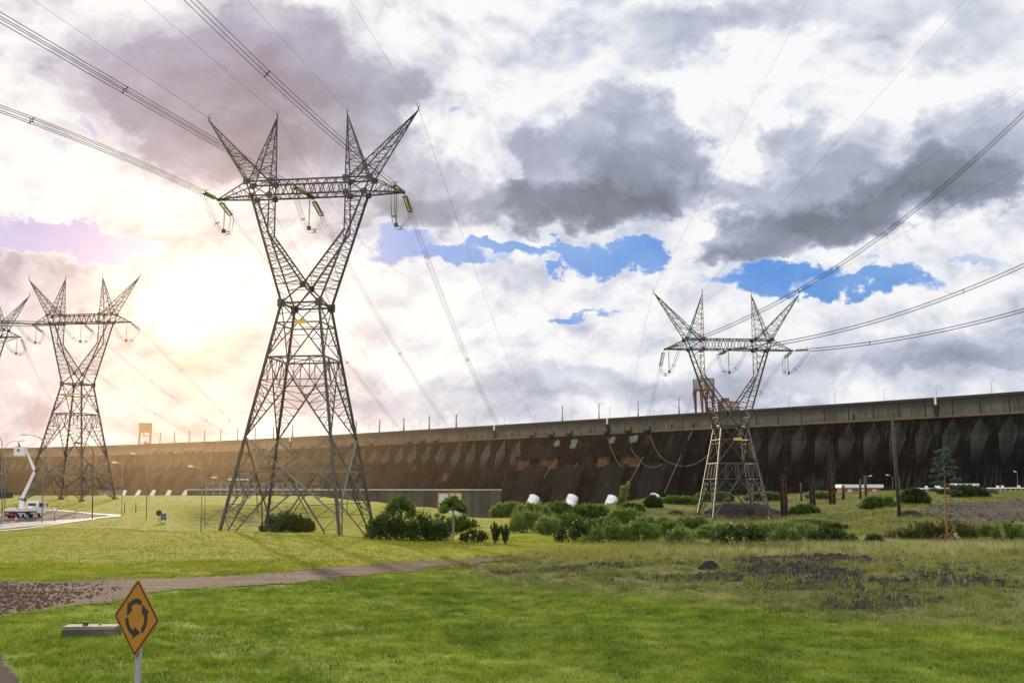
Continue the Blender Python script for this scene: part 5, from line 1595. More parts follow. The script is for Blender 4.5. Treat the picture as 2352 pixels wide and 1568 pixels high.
def blades(name, x, y, Hh, Wd, lean, mat, per, spread, kindlabel, seed):
    r = np.random.default_rng(seed)
    n = len(x)
    X = np.repeat(x, per) + r.normal(size=n * per) * spread; Y = np.repeat(y, per) + r.normal(size=n * per) * spread
    hh = np.repeat(Hh, per) * (.5 + .8 * r.random(n * per)); ww = np.repeat(Wd, per) * (.6 + .8 * r.random(n * per))
    Z = height_np(X, Y)
    a = r.random(n * per) * 2 * np.pi; b = r.random(n * per) * 2 * np.pi
    dx, dy = np.cos(a) * ww / 2, np.sin(a) * ww / 2
    lx, ly = np.cos(b) * hh * lean * r.random(n * per), np.sin(b) * hh * lean * r.random(n * per)
    v = np.stack([np.stack([X - dx, Y - dy, Z - .02], 1), np.stack([X + dx, Y + dy, Z - .02], 1), np.stack([X + lx, Y + ly, Z + hh], 1)], 1).reshape(-1, 3)
    mo, _, _ = fields(X, Y)
    o = fast_mesh(name, v, np.arange(len(v)).reshape(-1, 3), M[mat], {'lawn_glow': np.repeat(mo, 3)})
    tag(o, kindlabel, None, None, 'stuff')
    return o
def sow(n, y0, y1, seed, half=.57, power=1.0):
    """n points spread over the view wedge; nearer ground gets more"""
    r = np.random.default_rng(seed)
    u = r.random(n); y = y0 + (y1 - y0) * u ** power
    x = (r.random(n) * 2 - 1) * (half * y + 5)
    return x, y
def noise2(x, y, s=1.0):
    return (np.sin(x * .9 * s + 2 * np.sin(y * .43 * s)) + np.sin(y * 1.3 * s + 1.7 * np.sin(x * .51 * s)) + np.sin((x + y) * .37 * s)) / 3
def mask_out(x, y, want):
    mo, dr, so = fields(x, y)
    pa = poly_mask(x, y, PATH, 1.2); rd = poly_mask(x, y, ROADP, .6); ya = poly_mask(x, y, YARD, 3.0); co = poly_mask(x, y, CORNER, .25)
    r = np.random.default_rng(3).random(len(x))
    ok = (pa < .58 + .5 * (r - .5)) & (rd < .5) & (co < .5) & ((ya < .35 + .3 * r) | (noise2(x * .35, y * .6) > .35 + .3 * r))
    if want == 'lawn': ok &= (dr < .35 + .4 * r) & (so < .5 + .3 * r)
    if want == 'dry': ok &= (dr > .35 + .4 * r)
    return ok, so
x, y = sow(290000, 21.5, 62, 1, power=.9)
ok, so = mask_out(x, y, 'lawn'); ok &= y < 52 + 12 * np.random.default_rng(32).random(len(x)); ok &= noise2(x * 2.7 + 3, y * 2.3, 1.0) + .9 * np.random.default_rng(31).random(len(x)) > -.12; x, y = x[ok], y[ok]
k = 1 + .45 * noise2(x, y, 1.3)
k *= 1 + .5 * np.clip(noise2(x * 3.1 + 5, y * 2.6, 1.1), 0, 1)
blades('lawn_grass', x, y, .085 * k, .016 + .00022 * y, 1.0, 'grass', 3, .06, 'short bright green lawn grass filling the foreground', 2)
x, y = sow(90000, 50, 118, 4)
ok, so = mask_out(x, y, 'lawn'); ok &= y > 52 + 12 * np.random.default_rng(33).random(len(x)); x, y = x[ok], y[ok]
blades('lawn_grass', x, y, .09 + 0 * x, .030 + .0001 * y, .9, 'grass', 3, .12, 'short green lawn grass beyond the earth path', 5)
x, y = sow(20000, 120, 270, 6)
ok, so = mask_out(x, y, 'lawn'); x, y = x[ok], y[ok]
blades('lawn_grass', x, y, .12 + 0 * x, .08 + 0 * x, .8, 'grass', 3, .3, 'green lawn grass on the far terrace', 7)
# rough tufts on the disturbed ground
x, y = sow(33000, 30, 105, 8)
ok, so = mask_out(x, y, 'dry'); r_ = np.random.default_rng(9).random(len(x)); ok &= (so < .38 + .7 * r_ ** 3) & (noise2(x, y, 2.2) + .8 * r_ > .12)
x, y = x[ok], y[ok]; r_ = r_[ok]
k = (1 + .5 * noise2(x + 9, y, 1.7)) * (.6 + .9 * r_)
blades('rough_grass', x, y, .20 * k, .020 + .0003 * y, 1.0, 'grass_rough', 12, .10, 'rough olive grass tufts on the dark disturbed soil', 10)
# scattered taller, paler tufts in the lawn
x, y = sow(9000, 21.5, 60, 21, power=.9); ok, so = mask_out(x, y, 'lawn'); ok &= noise2(x * 1.7, y * 1.4, 1.0) > -.15; x, y = x[ok], y[ok]
blades('lawn_grass', x, y, .17 + 0 * x, .016 + .0002 * y, 1.1, 'grass', 8, .07, 'taller tufts standing out of the near lawn', 22)
# tall pale grass along the rise
x, y = sow(60000, 56, 92, 11); ok, so = mask_out(x, y, 'dry'); r_ = np.random.default_rng(12).random(len(x))
gxx = pxy(x, y, .3)[0]
ok &= (gxx > 1180 + 120 * r_) & (r_ < np.interp(y, [56, 64, 70, 84, 92], [.05, .35, .8, .7, .2]) * (1 + .7 * noise2(x * 1.1, y * 1.9, .8))) & (so < .45)
x, y = x[ok], y[ok]
blades('tall_dry_grass', x, y, .38 + 0 * x, .028 + 0 * x, .5, 'grass_dry', 5, .16, 'tall pale straw grass swaying along the rise', 13)
x, y = sow(46000, 95, 330, 14); ok, so = mask_out(x, y, 'dry'); x, y = x[ok], y[ok]
blades('tall_dry_grass', x, y, .40 + .15 * noise2(x, y, .5), .11 + 0 * x, .6, 'grass_rough', 4, .5, 'dry yellow green grass over the far field', 15)
# straw blades and broad leaved weeds in the near lawn
x, y = sow(9000, 21.5, 58, 41, power=.9); ok, so = mask_out(x, y, 'lawn'); ok &= noise2(x * 1.1 + 7, y * 1.5) > .1; x, y = x[ok], y[ok]
blades('lawn_grass', x, y, .15 + 0 * x, .010 + .00012 * y, 1.5, 'grass_dry', 4, .08, 'thin straw coloured blades among the near lawn', 42)
x, y = sow(900, 21.5, 60, 43, power=.9); ok, so = mask_out(x, y, 'lawn'); x, y = x[ok], y[ok]
M['weed'] = grass_mat('dark weed leaves', (.035, .075, .012), (.07, .13, .02), (.14, .21, .035), .4)
blades('lawn_weeds', x, y, .07 + .04 * noise2(x, y), .06 + 0 * x, 1.6, 'weed', 14, .10, 'low dark broad leaved weeds dotted through the near lawn', 44)
# clods and small stones on bare soil, yard and path
def clods(name, x, y, smin, smax, mat, lab, seed, zl=.0):
    r = np.random.default_rng(seed); n = len(x); S = smin + (smax - smin) * r.random(n) ** 3
    base = np.array([[-1, -1, -.3], [1, -1, -.2], [1.1, 1, -.3], [-1, 1, -.2], [-.4, -.2, .75], [.5, .3, .6]]); tri = np.array([[0, 1, 4], [1, 5, 4], [1, 2, 5], [2, 3, 5], [3, 4, 5], [3, 0, 4]])
    a = r.random(n) * 6.28; ca, sa = np.cos(a)[:, None], np.sin(a)[:, None]
    B = base[None] * S[:, None, None] * r.uniform(.6, 1.4, (n, 6, 1)); X_ = B[:, :, 0] * ca - B[:, :, 1] * sa; Y_ = B[:, :, 0] * sa + B[:, :, 1] * ca
    V = np.stack([X_ + x[:, None], Y_ + y[:, None], B[:, :, 2] + height_np(x, y)[:, None] + zl], -1).reshape(-1, 3)
    T_ = (tri[None] + (np.arange(n) * 6)[:, None, None]).reshape(-1, 3)
    tag(fast_mesh(name, V, T_, M[mat]), lab, None, None, 'stuff')
x, y = sow(90000, 30, 110, 51); mo, dr, so = fields(x, y); r_ = np.random.default_rng(52).random(len(x)); ok = (so > .40 + .5 * r_) & (poly_mask(x, y, PATH, 1.0) < .5); x, y = x[ok], y[ok]
clods('soil_clods', x, y, .03, .20, 'mound', 'dark crumbly clods on the bare soil patches', 53)
x, y = sow(60000, 28, 75, 54); ok = poly_mask(x, y, PATH, 1.0) > .3; x, y = x[ok], y[ok]
clods('path_stones', x[::4], y[::4], .012, .05, 'path', 'small scattered stones on the earth path', 55, .03)
x, y = sow(12000, 90, 210, 56); ok = poly_mask(x, y, YARD, 1.0) > .4; x, y = x[ok], y[ok]
clods('yard_stones', x, y, .04, .25, 'mound', 'dark stones scattered over the bare earth yard', 57, .05)
# tufts pushing through the soil patches
x, y = sow(16000, 35, 105, 58); mo, dr, so = fields(x, y); r_ = np.random.default_rng(59).random(len(x)); ok = (so > .45) & (dr > .4) & (noise2(x * 1.6, y * 1.2) + r_ > .55); x, y = x[ok], y[ok]
blades('rough_grass', x, y, .22 + 0 * x, .03 + .0002 * y, 1.0, 'grass_rough', 10, .12, 'green tufts pushing through the dark soil patches', 60)


# ------------------------------------------------------------------ roundabout warning sign in the foreground
SD = 10.6
sc_ = PY(314.0, 1418, SD)
TH = R(36)
su = Vector((math.cos(TH), -math.sin(TH), 0)); sn = Vector((-math.sin(TH), -math.cos(TH), 0)); sw = Vector((0, 0, 1))
zg = H(sc_.x, sc_.y)
sign = empty('warning_sign', (sc_.x - sn.x * .06, sc_.y - sn.y * .06, zg), 0, 'amber diamond roundabout sign with three curved black arrows on a grey post', 'road sign')
so_ = sign.location
hd = .39
def SP(u, w, n=0.0): return sc_ - so_ + su * u + sw * w + sn * n
def diamond(r, rc=.03):
    pts = []
    for k in range(4):
        a0 = k * math.pi / 2
        for j in range(5):
            a = a0 - math.pi / 4 + j * math.pi / 8
            cx, cy = (r - rc * 1.414) * math.cos(a0), (r - rc * 1.414) * math.sin(a0)
            pts.append((cx + rc * math.cos(a), cy + rc * math.sin(a)))
    return pts
def flat(mb, pts, n0, n1):
    m = len(pts); vs = [SP(a, b, n0) for a, b in pts] + [SP(a, b, n1) for a, b in pts]
    mb.add(vs, [tuple(range(m)), tuple(range(2 * m - 1, m - 1, -1))] + [(i, i + m, (i + 1) % m + m, (i + 1) % m) for i in range(m)])
mb = MB(); flat(mb, diamond(hd), 0, .004); mb.build('sign_panel', M['sign_yellow'], sign)
mb = MB()
o1 = diamond(hd - .022, .028); i1 = diamond(hd - .048, .020); m_ = len(o1)
vs = [SP(a, b, .0065) for a, b in o1] + [SP(a, b, .0065) for a, b in i1]
mb.add(vs, [(i, (i + 1) % m_, (i + 1) % m_ + m_, i + m_) for i in range(m_)])
mb.build('border', M['sign_black'], sign)
def arrow(a0, a1, ah):
    """ring segment from a0 to a1 degrees ending in a head at ah"""
    ri, ro, rm = .135, .185, .160; mb = MB(); n = 12; top = []; bot = []
    for k in range(n + 1):
        a = R(a0 + (a1 - a0) * k / n); top.append((ro * math.cos(a), ro * math.sin(a))); bot.append((ri * math.cos(a), ri * math.sin(a)))
    vs = [SP(x, y + .005, .0068) for x, y in top] + [SP(x, y + .005, .0068) for x, y in bot]
    mb.add(vs, [(k, k + 1, n + 1 + k + 1, n + 1 + k) for k in range(n)])
    a = R(a1); t = R(ah)
    h1 = (.222 * math.cos(a - .10), .222 * math.sin(a - .10)); h2 = (.098 * math.cos(a - .10), .098 * math.sin(a - .10)); tip = (rm * math.cos(t), rm * math.sin(t))
    mb.add([SP(x, y + .005, .0070) for x, y in (h1, h2, tip)], [(0, 1, 2)])
    mb.build('arrow_symbol', M['sign_black'], sign)
arrow(62, 142, 178); arrow(186, 262, 300); arrow(308, 382, 418)
pp = MB(); bx = sc_ - so_ - sn * .045 ; 
pp.tube([(bx.x, bx.y, -.2), (bx.x, bx.y, sc_.z - so_.z + .12)], .032, 14); pp.build('post', M['pole_grey'], sign, True)
mb = MB()
for w in (-.16, .16):
    c = SP(0, w, -.012); mb.bar(c - su * .10, c + su * .10, .03)
mb.build('bracket', M['pole_grey'], sign)

# ------------------------------------------------------------------ small things on the grass
def slab_box(mb, c, w, d, h, rz, jit=.02, seed=0):
    r = random.Random(seed); vs = []
    for sz in (0, 1):
        for sx, sy in ((-1, -1), (1, -1), (1, 1), (-1, 1)):
            p = Matrix.Rotation(rz, 3, 'Z') @ Vector((sx * w / 2 + r.uniform(-jit, jit), sy * d / 2 + r.uniform(-jit, jit), 0)); vs.append(Vector(c) + p + Vector((0, 0, h * sz + r.uniform(-jit, jit) * .3)))
    mb.add(vs, [(0, 3, 2, 1), (4, 5, 6, 7), (0, 1, 5, 4), (1, 2, 6, 5), (2, 3, 7, 6), (3, 0, 4, 7)])
M['slab_low'] = simple('shade painted slab side', (.10, .085, .07), .9, 0, .5, 2.5)  # sides darker than the top: their shade painted into the colour
P = PG(204, 1461)
rt = empty('concrete_slab', P, R(4), 'pale worn concrete slab lying in the grass left of the amber sign', 'concrete slab')
mb = MB(); slab_box(mb, (0, .25, -.1), 1.5, .62, .28, 0, .03, 1); mb.build('lower_slab', M['slab_low'], rt)
mb = MB(); slab_box(mb, (0, .25, .185), 1.46, .60, .075, R(-1), .02, 2); mb.build('upper_slab', M['slab'], rt)
mb = MB(); mb.box((-.18, .22, .31), (.14, .10, .10), .4); mb.box((.2, .3, .275), (.05, .03, .03), .2); mb.build('lifting_lug', M['block'], rt)
# long timber kerb
pts = [PG(x, y) for x, y in ((105, 1313), (200, 1312), (300, 1311.5), (400, 1310.5), (500, 1310), (590, 1308))]
mb = MB()
for a, b in zip(pts[:-1], pts[1:]): mb.bar(a - pts[0] + Vector((0, 0, .13)), b - pts[0] + Vector((0, 0, .13)), .32)
tag(mb.build('low_kerb', M['brown_dark'], None, False, tuple(pts[0])), 'long low dark kerb half buried along the far side of the earth path', 'kerb')
pts = [PG(x, y) for x, y in ((205, 1385), (232, 1380), (262, 1376))]; mb = MB()
for a, b in zip(pts[:-1], pts[1:]): mb.bar(a - pts[0] + Vector((0, 0, .05)), b - pts[0] + Vector((0, 0, .05)), .18)
tag(mb.build('broken_kerb', M['block'], None, False, tuple(pts[0])), 'short broken kerb piece in the grass just left of the amber sign top', 'kerb')
def block_px(x0, x1, y1, h, lab, name='concrete_block', mat='block', grp='dark concrete blocks at the road edge', D=None, cat='concrete block'):
    P = PG((x0 + x1) / 2, y1) if D is None else PY((x0 + x1) / 2, y1, D); s = P.y / F
    mb = MB(); slab_box(mb, (0, 0, -.25), (x1 - x0) * s, .9, h * s + .25, 0, .03, int(x0)); 
    slab_box(mb, (0, -.02, h * s - .03), (x1 - x0) * s + .08, .98, .07, 0, .01, int(x0) + 1)
    return tag(mb.build(name, M[mat], None, False, tuple(P)), lab, cat, grp)
block_px(104, 130, 1202, 5, 'dark block at the foot of the yield sign')
block_px(86, 101, 1203.5, 4, 'small dark block at the foot of the lamp post left of the yield sign')
block_px(211, 232, 1195, 6, 'thick dark block right of the dark lamp post')
block_px(203, 215, 1192, 4, 'small dark block under the dark lamp post')
block_px(333, 367, 1194.5, 3, 'long thin dark block right of the tall grey lamp post')
block_px(-10, 34, 1219, 5, 'dark block cut off by the left edge below the road stripes')
# retaining wall inside the hollow and culvert mouth
a = PY(594, 1157, 186); a.z = H(a.x, a.y)
mb = MB(); slab_box(mb, (4.9, -1, -.6), 9.7, .6, 1.5, 0, .03, 5); slab_box(mb, (4.9, -1, .9), 9.9, .8, .16, 0, .02, 6)
tag(mb.build('retaining_wall', M['block'], None, False, tuple(a)), 'low dark retaining wall on the green terrace behind the foreground pylon', 'wall')
a = PY(823, 1226, 118); a.z = H(a.x, a.y) - 1.6
rt = empty('culvert', a, 0, 'dark culvert mouth in the bank between the right feet of the foreground pylon', 'culvert')
mb = MB(); slab_box(mb, (-1.9, 1.2, -.8), .5, 3.5, 3.0, 0); slab_box(mb, (1.9, 1.2, -.8), .5, 3.5, 3.0, 0); slab_box(mb, (0, 1.3, 2.2), 4.4, 3.4, .35, 0); mb.build('portal', M['block'], rt)
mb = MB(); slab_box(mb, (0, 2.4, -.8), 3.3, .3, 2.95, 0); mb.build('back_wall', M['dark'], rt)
# litter and stones
def stone(x, y, w, h, lab, mat='rock', seed=0, cat='rock', grp=None, name='rock'):
    P = PG(x, y); s = P.y / F; r = random.Random(seed)
    bm = bmesh.new(); bmesh.ops.create_icosphere(bm, subdivisions=3, radius=1.0)
    for v in bm.verts:
        k = 1 + .55 * mnoise.noise(v.co * 1.3 + Vector((seed, 0, 0))) + .3 * mnoise.noise(v.co * 3.5 + Vector((seed, 5, 0)))
        v.co *= k; v.co.x *= w * s / 2; v.co.y *= w * s / 2 * .8; v.co.z = max(v.co.z, -.35) * h * s
    me = bpy.data.meshes.new(name); bm.to_mesh(me); bm.free(); me.materials.append(M[mat]); o = bpy.data.objects.new(name, me); COL.objects.link(o); o.location = P
    return tag(o, lab, cat, grp)
def mound(x, y, w, h, lab, mat='mound', seed=1, asym=.0):
    """heap of gravel with ragged slopes"""
    P = PG(x, y); s = P.y / F; W = w * s; Hh = h * s; n = 46
    V = []; 
    for j in range(n):
        for i in range(n):
            u = i / (n - 1) * 2 - 1; v = j / (n - 1) * 2 - 1; rr = math.hypot(u + .12 * math.sin(v * 5 + seed), v)
            k = max(0, 1 - rr ** 1.6); k *= 1 + .22 * mnoise.noise(Vector((u * 3 + seed, v * 3, 0))) + asym * u
            X = P.x + u * W / 2; Y = P.y + W * .32 + v * W * .32
            V.append((X - P.x, Y - P.y, H(X, Y) - P.z + Hh * min(1.0, k * 1.25) + (.10 * mnoise.noise(Vector((u * 14, v * 14, seed))) if k > 0 else 0) - (.15 if k <= 0.01 else 0)))
    me = bpy.data.meshes.new('gravel_mound'); me.from_pydata(V, [], [(j * n + i, j * n + i + 1, (j + 1) * n + i + 1, (j + 1) * n + i) for j in range(n - 1) for i in range(n - 1)])
    me.materials.append(M[mat]); o = bpy.data.objects.new('gravel_mound', me); COL.objects.link(o); o.location = P
    me.polygons.foreach_set('use_smooth', [True] * len(me.polygons))
    return tag(o, lab, 'mound', 'gravel and earth mounds')
mound(1728, 1187, 190, 27, 'large dark gravel mound behind the feet of the right pylon', seed=2, asym=-.2)
mound(2098, 1186, 62, 13, 'small dark mound right of the leaning pole', seed=5)
mound(2278, 1134, 50, 9, 'low brown mound near the guard rail right of the short brick shed', seed=7)
mound(1556, 1181, 36, 8, 'tiny dark heap in the tan grass left of the right pylon', seed=9)
mound(1631, 1308, 48, 17, 'black lumpy soil heap on the disturbed ground', seed=11)
stone(2077, 1271, 20, 6, 'dark squared rock in the pale grass below the agave', seed=3)
stone(2168, 1268, 26, 7, 'flat dark rock half hidden in grass right of the squared rock', seed=4)
for i, (x, y, w, h, l) in enumerate(((345, 1345, 14, 2.5, 'dark stone on the earth path right above the sign'), (236, 1347, 8, 2, 'small dark stone on the earth path near the pale litter'), (175, 1341, 8, 2, 'small dark stone at the left part of the earth path'), (437, 1359, 22, 3.5, 'dark stone at the lower rim of the earth path'), (178, 1396, 16, 4, 'half buried stone at the lower rim of the path beside the gravel'), (250, 1389, 10, 3, 'tiny stone left of the broken kerb'))):
    stone(x, y, w, h, l, 'block', 20 + i)
P = PG(262, 1351); mb = MB(); mb.box((0, 0, .05), (.60, .25, .02), .1)
mb.box((.1, .05, .07), (.3, .2, .02), .5)
tag(mb.build('litter', M['paper'], None, False, tuple(P)), 'flat pale piece of litter on the earth path left of the sign top', 'litter')
P = PG(247, 1349)
# loose gravel at the left end of the path
r = np.random.default_rng(5); n = 2600
gx_, gy_ = [], []
poly_g = world_poly([(-80, 1338), (60, 1345), (110, 1365), (100, 1398), (40, 1414), (-80, 1425)])
xs = [p[0] for p in poly_g]; ys = [p[1] for p in poly_g]
X = r.uniform(min(xs), max(xs), n * 2); Y = r.uniform(min(ys), max(ys), n * 2); ok = poly_mask(X, Y, poly_g, 4.0) > r.random(n * 2) * .8 + .1
X, Y = X[ok][:n], Y[ok][:n]; Z = height_np(X, Y) + .03; S = r.uniform(.025, .075, len(X))
base = np.array([[-1, -1, -.3], [1, -1, -.2], [1.1, 1, -.3], [-1, 1, -.2], [-.4, -.2, .8], [.5, .3, .7]]); tri = np.array([[0, 1, 4], [1, 5, 4], [1, 2, 5], [2, 3, 5], [3, 4, 5], [3, 0, 4]])
V = (base[None] * S[:, None, None] * r.uniform(.7, 1.3, (len(X), 6, 1)) + np.stack([X, Y, Z], 1)[:, None, :]).reshape(-1, 3)
Tt = (tri[None] + (np.arange(len(X)) * 6)[:, None, None]).reshape(-1, 3)
tag(fast_mesh('loose_gravel', V, Tt, M['path']), 'coarse loose stones at the left end of the earth path', None, None, 'stuff')

# ------------------------------------------------------------------ lamp posts, poles, columns
def lamp_post(bx_, by_, hx, hy, bend, lab, r=.075, mat='pole_grey', D=None):
    """post from its foot, curving over to a head seen at hx,hy; bend = frame point where the curve starts"""
    P = PG(bx_, by_) if D is None else PY(bx_, by_, D)
    if D is not None: P.z = H(P.x, P.y)
    D = P.y
    root = empty('street_lamp', P, 0, lab, 'street lamp', 'curved street lamps round the road')
    h = PY(hx, hy, D) - P; b = PY(bend[0], bend[1], D) - P; b.y = 0
    top = Vector((b.x, 0, h.z * .985)); pts = [Vector((0, 0, -.3)), Vector((b.x * .5, 0, b.z * .5)), b]
    for t in np.linspace(.15, 1, 8): pts.append(b * (1 - t) ** 2 + Vector((b.x, 0, h.z)) * 2 * t * (1 - t) + Vector((h.x, 0, h.z)) * t * t)
    mb = MB(); n = len(pts); mb.tube(pts, [r * .8 * (1.25 - .7 * i / n) for i in range(n)], 8); mb.build('pole', M[mat], root, True)
    d = (pts[-1] - pts[-3]).normalized(); mb = MB(); e = pts[-1]
    mb.tube([e - d * .15, e + d * .1, e + d * .6, e + d * .85], [.06, .13, .13, .05], 8); mb.build('lamp_head', M['white' if mat == 'pole_grey' else mat], root, True)
lamp_post(336, 1192, 311, 1042, (338.5, 1063), 'tall grey curved lamp, its head left of the post, right of the glowing pylon')
lamp_post(462, 1205, 443, 1071, (465, 1085), 'grey curved lamp nearest the left legs of the foreground pylon', D=158)
lamp_post(471, 1205, 487, 1096, (471, 1100), 'slim grey lamp just behind the lamp near the foreground pylon', .05, D=165)
lamp_post(212, 1192, 184, 1018, (214, 1050), 'dark lamp post standing before the right leg of the glowing pylon', .09, 'pole_wood')
lamp_post(96, 1202, 60, 998, (102, 1030), 'lamp with a long arm crossing the left leg of the glowing pylon', .075)
lamp_post(5, 1185, -30, 990, (5, 1035), 'lamp post cut by the left edge with its arm out of frame', .085)
lamp_post(11, 1185, 45, 1012, (12, 1030), 'lamp post at the left edge with its arm reaching to the white bucket', .07)
lamp_post(280, 1185, 268, 1062, (281, 1070), 'faint slim lamp left of the tall grey curved lamp', .05)
def far_lamp(bx_, by_, hx, hy, lab):
    lamp_post(bx_, by_, hx, hy, (bx_, hy + 9), lab, .06, 'pole_grey', 285)
far_lamp(2050, 1121, 2041, 1091, 'tiny curved lamp left of the leaning pole over the dark dam')
far_lamp(2066, 1121, 2062, 1092, 'tiny curved lamp hidden beside the leaning pole')
far_lamp(2193, 1119, 2191, 1086, 'tiny lamp right of the agave stalk')
far_lamp(2337, 1119, 2334, 1084, 'tiny lamp near the right edge over the dark dam')
far_lamp(1989, 1128, 1996, 1093, 'tiny curved lamp above the long brick shed')
def pole(bx_, by_, tx, ty, r, mat, lab, cat='pole', name='pole', grp='dark poles on the right field', D=None):
    P = PG(bx_, by_) if D is None else PY(bx_, by_, D)
    if D is not None: P.z = H(P.x, P.y)
    t = PY(tx, ty, P.y) - P; root = empty(name, P, 0, lab, cat, grp)
    mb = MB(); mb.tube([(0, 0, -.4), tuple(t * .5), tuple(t)], [r * 1.15, r, r * .75], 10); mb.build('shaft', M[mat], root, True)
    mb = MB(); u = t.normalized(); mb.tube([tuple(t), tuple(t + u * .12)], r * .8, 10)
    mb.bar(t - u * 1.2 - Vector((r * 1.6, 0, 0)), t - u * 1.2 + Vector((r * 1.6, 0, 0)), .09); mb.build('cap_band', M[mat], root)
    return root
pole(2066, 1187, 2049, 950, .19, 'pole_wood', 'tall dark leaning pole in front of the dam at right', 'pole', 'leaning_pole')
pole(1976, 1146, 1976, 1100, .28, 'pole_wood', 'left of two grey posts before the long brick shed')
pole(1989.5, 1148, 1987, 1092, .30, 'pole_wood', 'right of two grey posts before the long brick shed')
pole(1937, 1147, 1937, 1115, .32, 'rust', 'stout dark post at the left end of the long brick shed')
pole(1841, 1151, 1839, 1108, .22, 'pole_wood', 'thin post on a block between the rusty columns')
pole(1675, 1157, 1675, 1138, .28, 'pole_wood', 'short post in the scrub behind the right pylon')
pole(1661, 1156, 1661, 1146, .28, 'pole_wood', 'shortest stub post in the scrub behind the right pylon')
pole(214, 1096, 214, 1096, .01, 'pole_wood', 'x') if False else None
for x, l in ((286, 'left'), (312, 'right')):
    pole(x, 1178, x, 1154, .06, 'pole_wood', '%s of two thin marker posts on the far lawn' % l)
def rusty(x0, x1, y0, y1, D, lab, seed):
    P = PY((x0 + x1) / 2, y1, D); P.z = H(P.x, P.y); s = D / F; w = (x1 - x0) * s; h = (y1 - y0) * s
    root = empty('rusty_column', P, .35, lab, 'column', 'rusty built up steel columns on the right field'); r = random.Random(seed)
    mb = MB(); ww = w * .52
    for sx in (-1, 1):
        for sy in (-1, 1): mb.bar((sx * ww / 2, sy * ww / 2, -.4), (sx * ww / 2 * .86, sy * ww / 2 * .86, h), w * .20)
    mb.box((0, 0, h * .15), (ww * .9, ww * .9, h * .36)); mb.build('chords', M['rust'], root)
    mb = MB(); n = max(3, int(h / 1.3))
    for k in range(n + 1):
        z = h * k / n; mb.box((0, 0, z), (ww * (1.08 - .1 * k / n),) * 2 + (.16,))
        if k < n:
            q = ww / 2
            for sy in (-1, 1):
                mb.bar((-q, sy * q, z), (q, sy * q, z + h / n), .12); mb.bar((q * sy, -q, z + h / n), (q * sy, q, z), .12)
    mb.build('batten_plates', M['rust'], root)
    mb = MB()
    for k in range(5): mb.box((r.uniform(-.3, .3) * w, -ww * .52, h * (.1 + .1 * k)), (w * .22, .06, h * .05))
    mb.build('flaking_patch', M['rust_ochre'], root)
rusty(1793, 1810, 1077, 1172, 178, 'wide rusty column beside the gravel mound, nearest the right pylon', 1)
rusty(1860, 1874, 1099, 1162, 190, 'shortest rusty column, middle of three', 2)
rusty(1904, 1920, 1017, 1153, 215, 'tallest dark rusty column, right of three', 3)

# ------------------------------------------------------------------ signs by the road
P = PG(124, 1199); s = P.y / F
rt = empty('yield_sign', P, R(-4), 'white triangular yield sign with red border on a thin post beside the road', 'road sign', None)
hgt = (1199 - 1163) * s; wd = 20 * s
mb = MB(); mb.tube([(0, .04, -.3), (0, .04, hgt - .1)], .035, 8); mb.build('post', M['brown_dark'], rt)
def tri(mb, w, h, zt, y, t=.02):
    a = [(-w / 2, zt), (w / 2, zt), (0, zt - h)]
    mb.add([Vector((x, y, z)) for x, z in a] + [Vector((x, y + t, z)) for x, z in a], [(0, 2, 1), (3, 4, 5), (0, 1, 4, 3), (1, 2, 5, 4), (2, 0, 3, 5)])
mb = MB(); tri(mb, wd, wd * .87, hgt, 0); mb.build('red_border', M['red'], rt)
mb = MB(); tri(mb, wd * .66, wd * .575, hgt - wd * .13, -.006, .004); mb.build('white_field', M['white'], rt)
P = PG(364, 1197); s = P.y / F
rt = empty('round_sign', P, 0, 'dark back of a round sign on the bank left of the blue board', 'road sign', None)
mb = MB(); mb.tube([(0, .03, -.4), (0, .03, 20 * s)], .035, 6); mb.build('post', M['brown_dark'], rt)
mb = MB(); mb.tube([(0, -.01, 19 * s), (0, .02, 19 * s)], 6.6 * s, 20); mb.build('sign_panel', M['brown_dark'], rt)
P = PG(375, 1198); s = P.y / F
rt = empty('blue_board', P, R(8), 'small dull blue board standing in the grass right of the round sign', 'board', None)
mb = MB(); mb.box((0, 0, 11.5 * s), (12 * s, .05, 15 * s)); mb.build('panel', M['board_blue'], rt)
mb = MB(); 
for x in (-4.5, 4.5): mb.bar((x * s, .05, -.4), (x * s, .05, 19 * s), .07)
for x in (-6, 0, 6): mb.box((x * s, -.04, 11.5 * s), (.04, .03, 15 * s))
mb.build('post', M['pole_grey'], rt)
def cone(x, y, lab):
    P = PG(x, y); rt = empty('traffic_cone', P, 0, lab, 'traffic cone', 'orange traffic cones round the truck')
    mb = MB(); mb.box((0, 0, .03), (.42, .42, .06)); mb.tube([(0, 0, .05), (0, 0, .75)], [.17, .04], 12); mb.build('cone_body', M['orange'], rt)
    mb = MB(); mb.tube([(0, 0, .36), (0, 0, .50)], [.118, .092], 12, False); mb.build('white_band', M['white'], rt)
cone(36, 1197.5, 'orange traffic cone left of the truck on the near road edge')
cone(131, 1194, 'orange traffic cone beside the truck cab')
cone(170, 1190, 'orange traffic cone right of the truck, farthest along the road')

# ------------------------------------------------------------------ boom truck
tb = PG(60, 1190); TROT = R(76); TS = .88
truck = empty('boom_truck', (tb.x, tb.y, tb.z + .05), TROT, 'white boom truck with its bucket raised, parked on the road at the left', 'truck')
def tp(name, mat, fn, smooth=False, parent=None):
    mb = MB(); fn(mb); return mb.build(name, M[mat], parent or truck, smooth)
truck.scale = (TS, TS, TS)
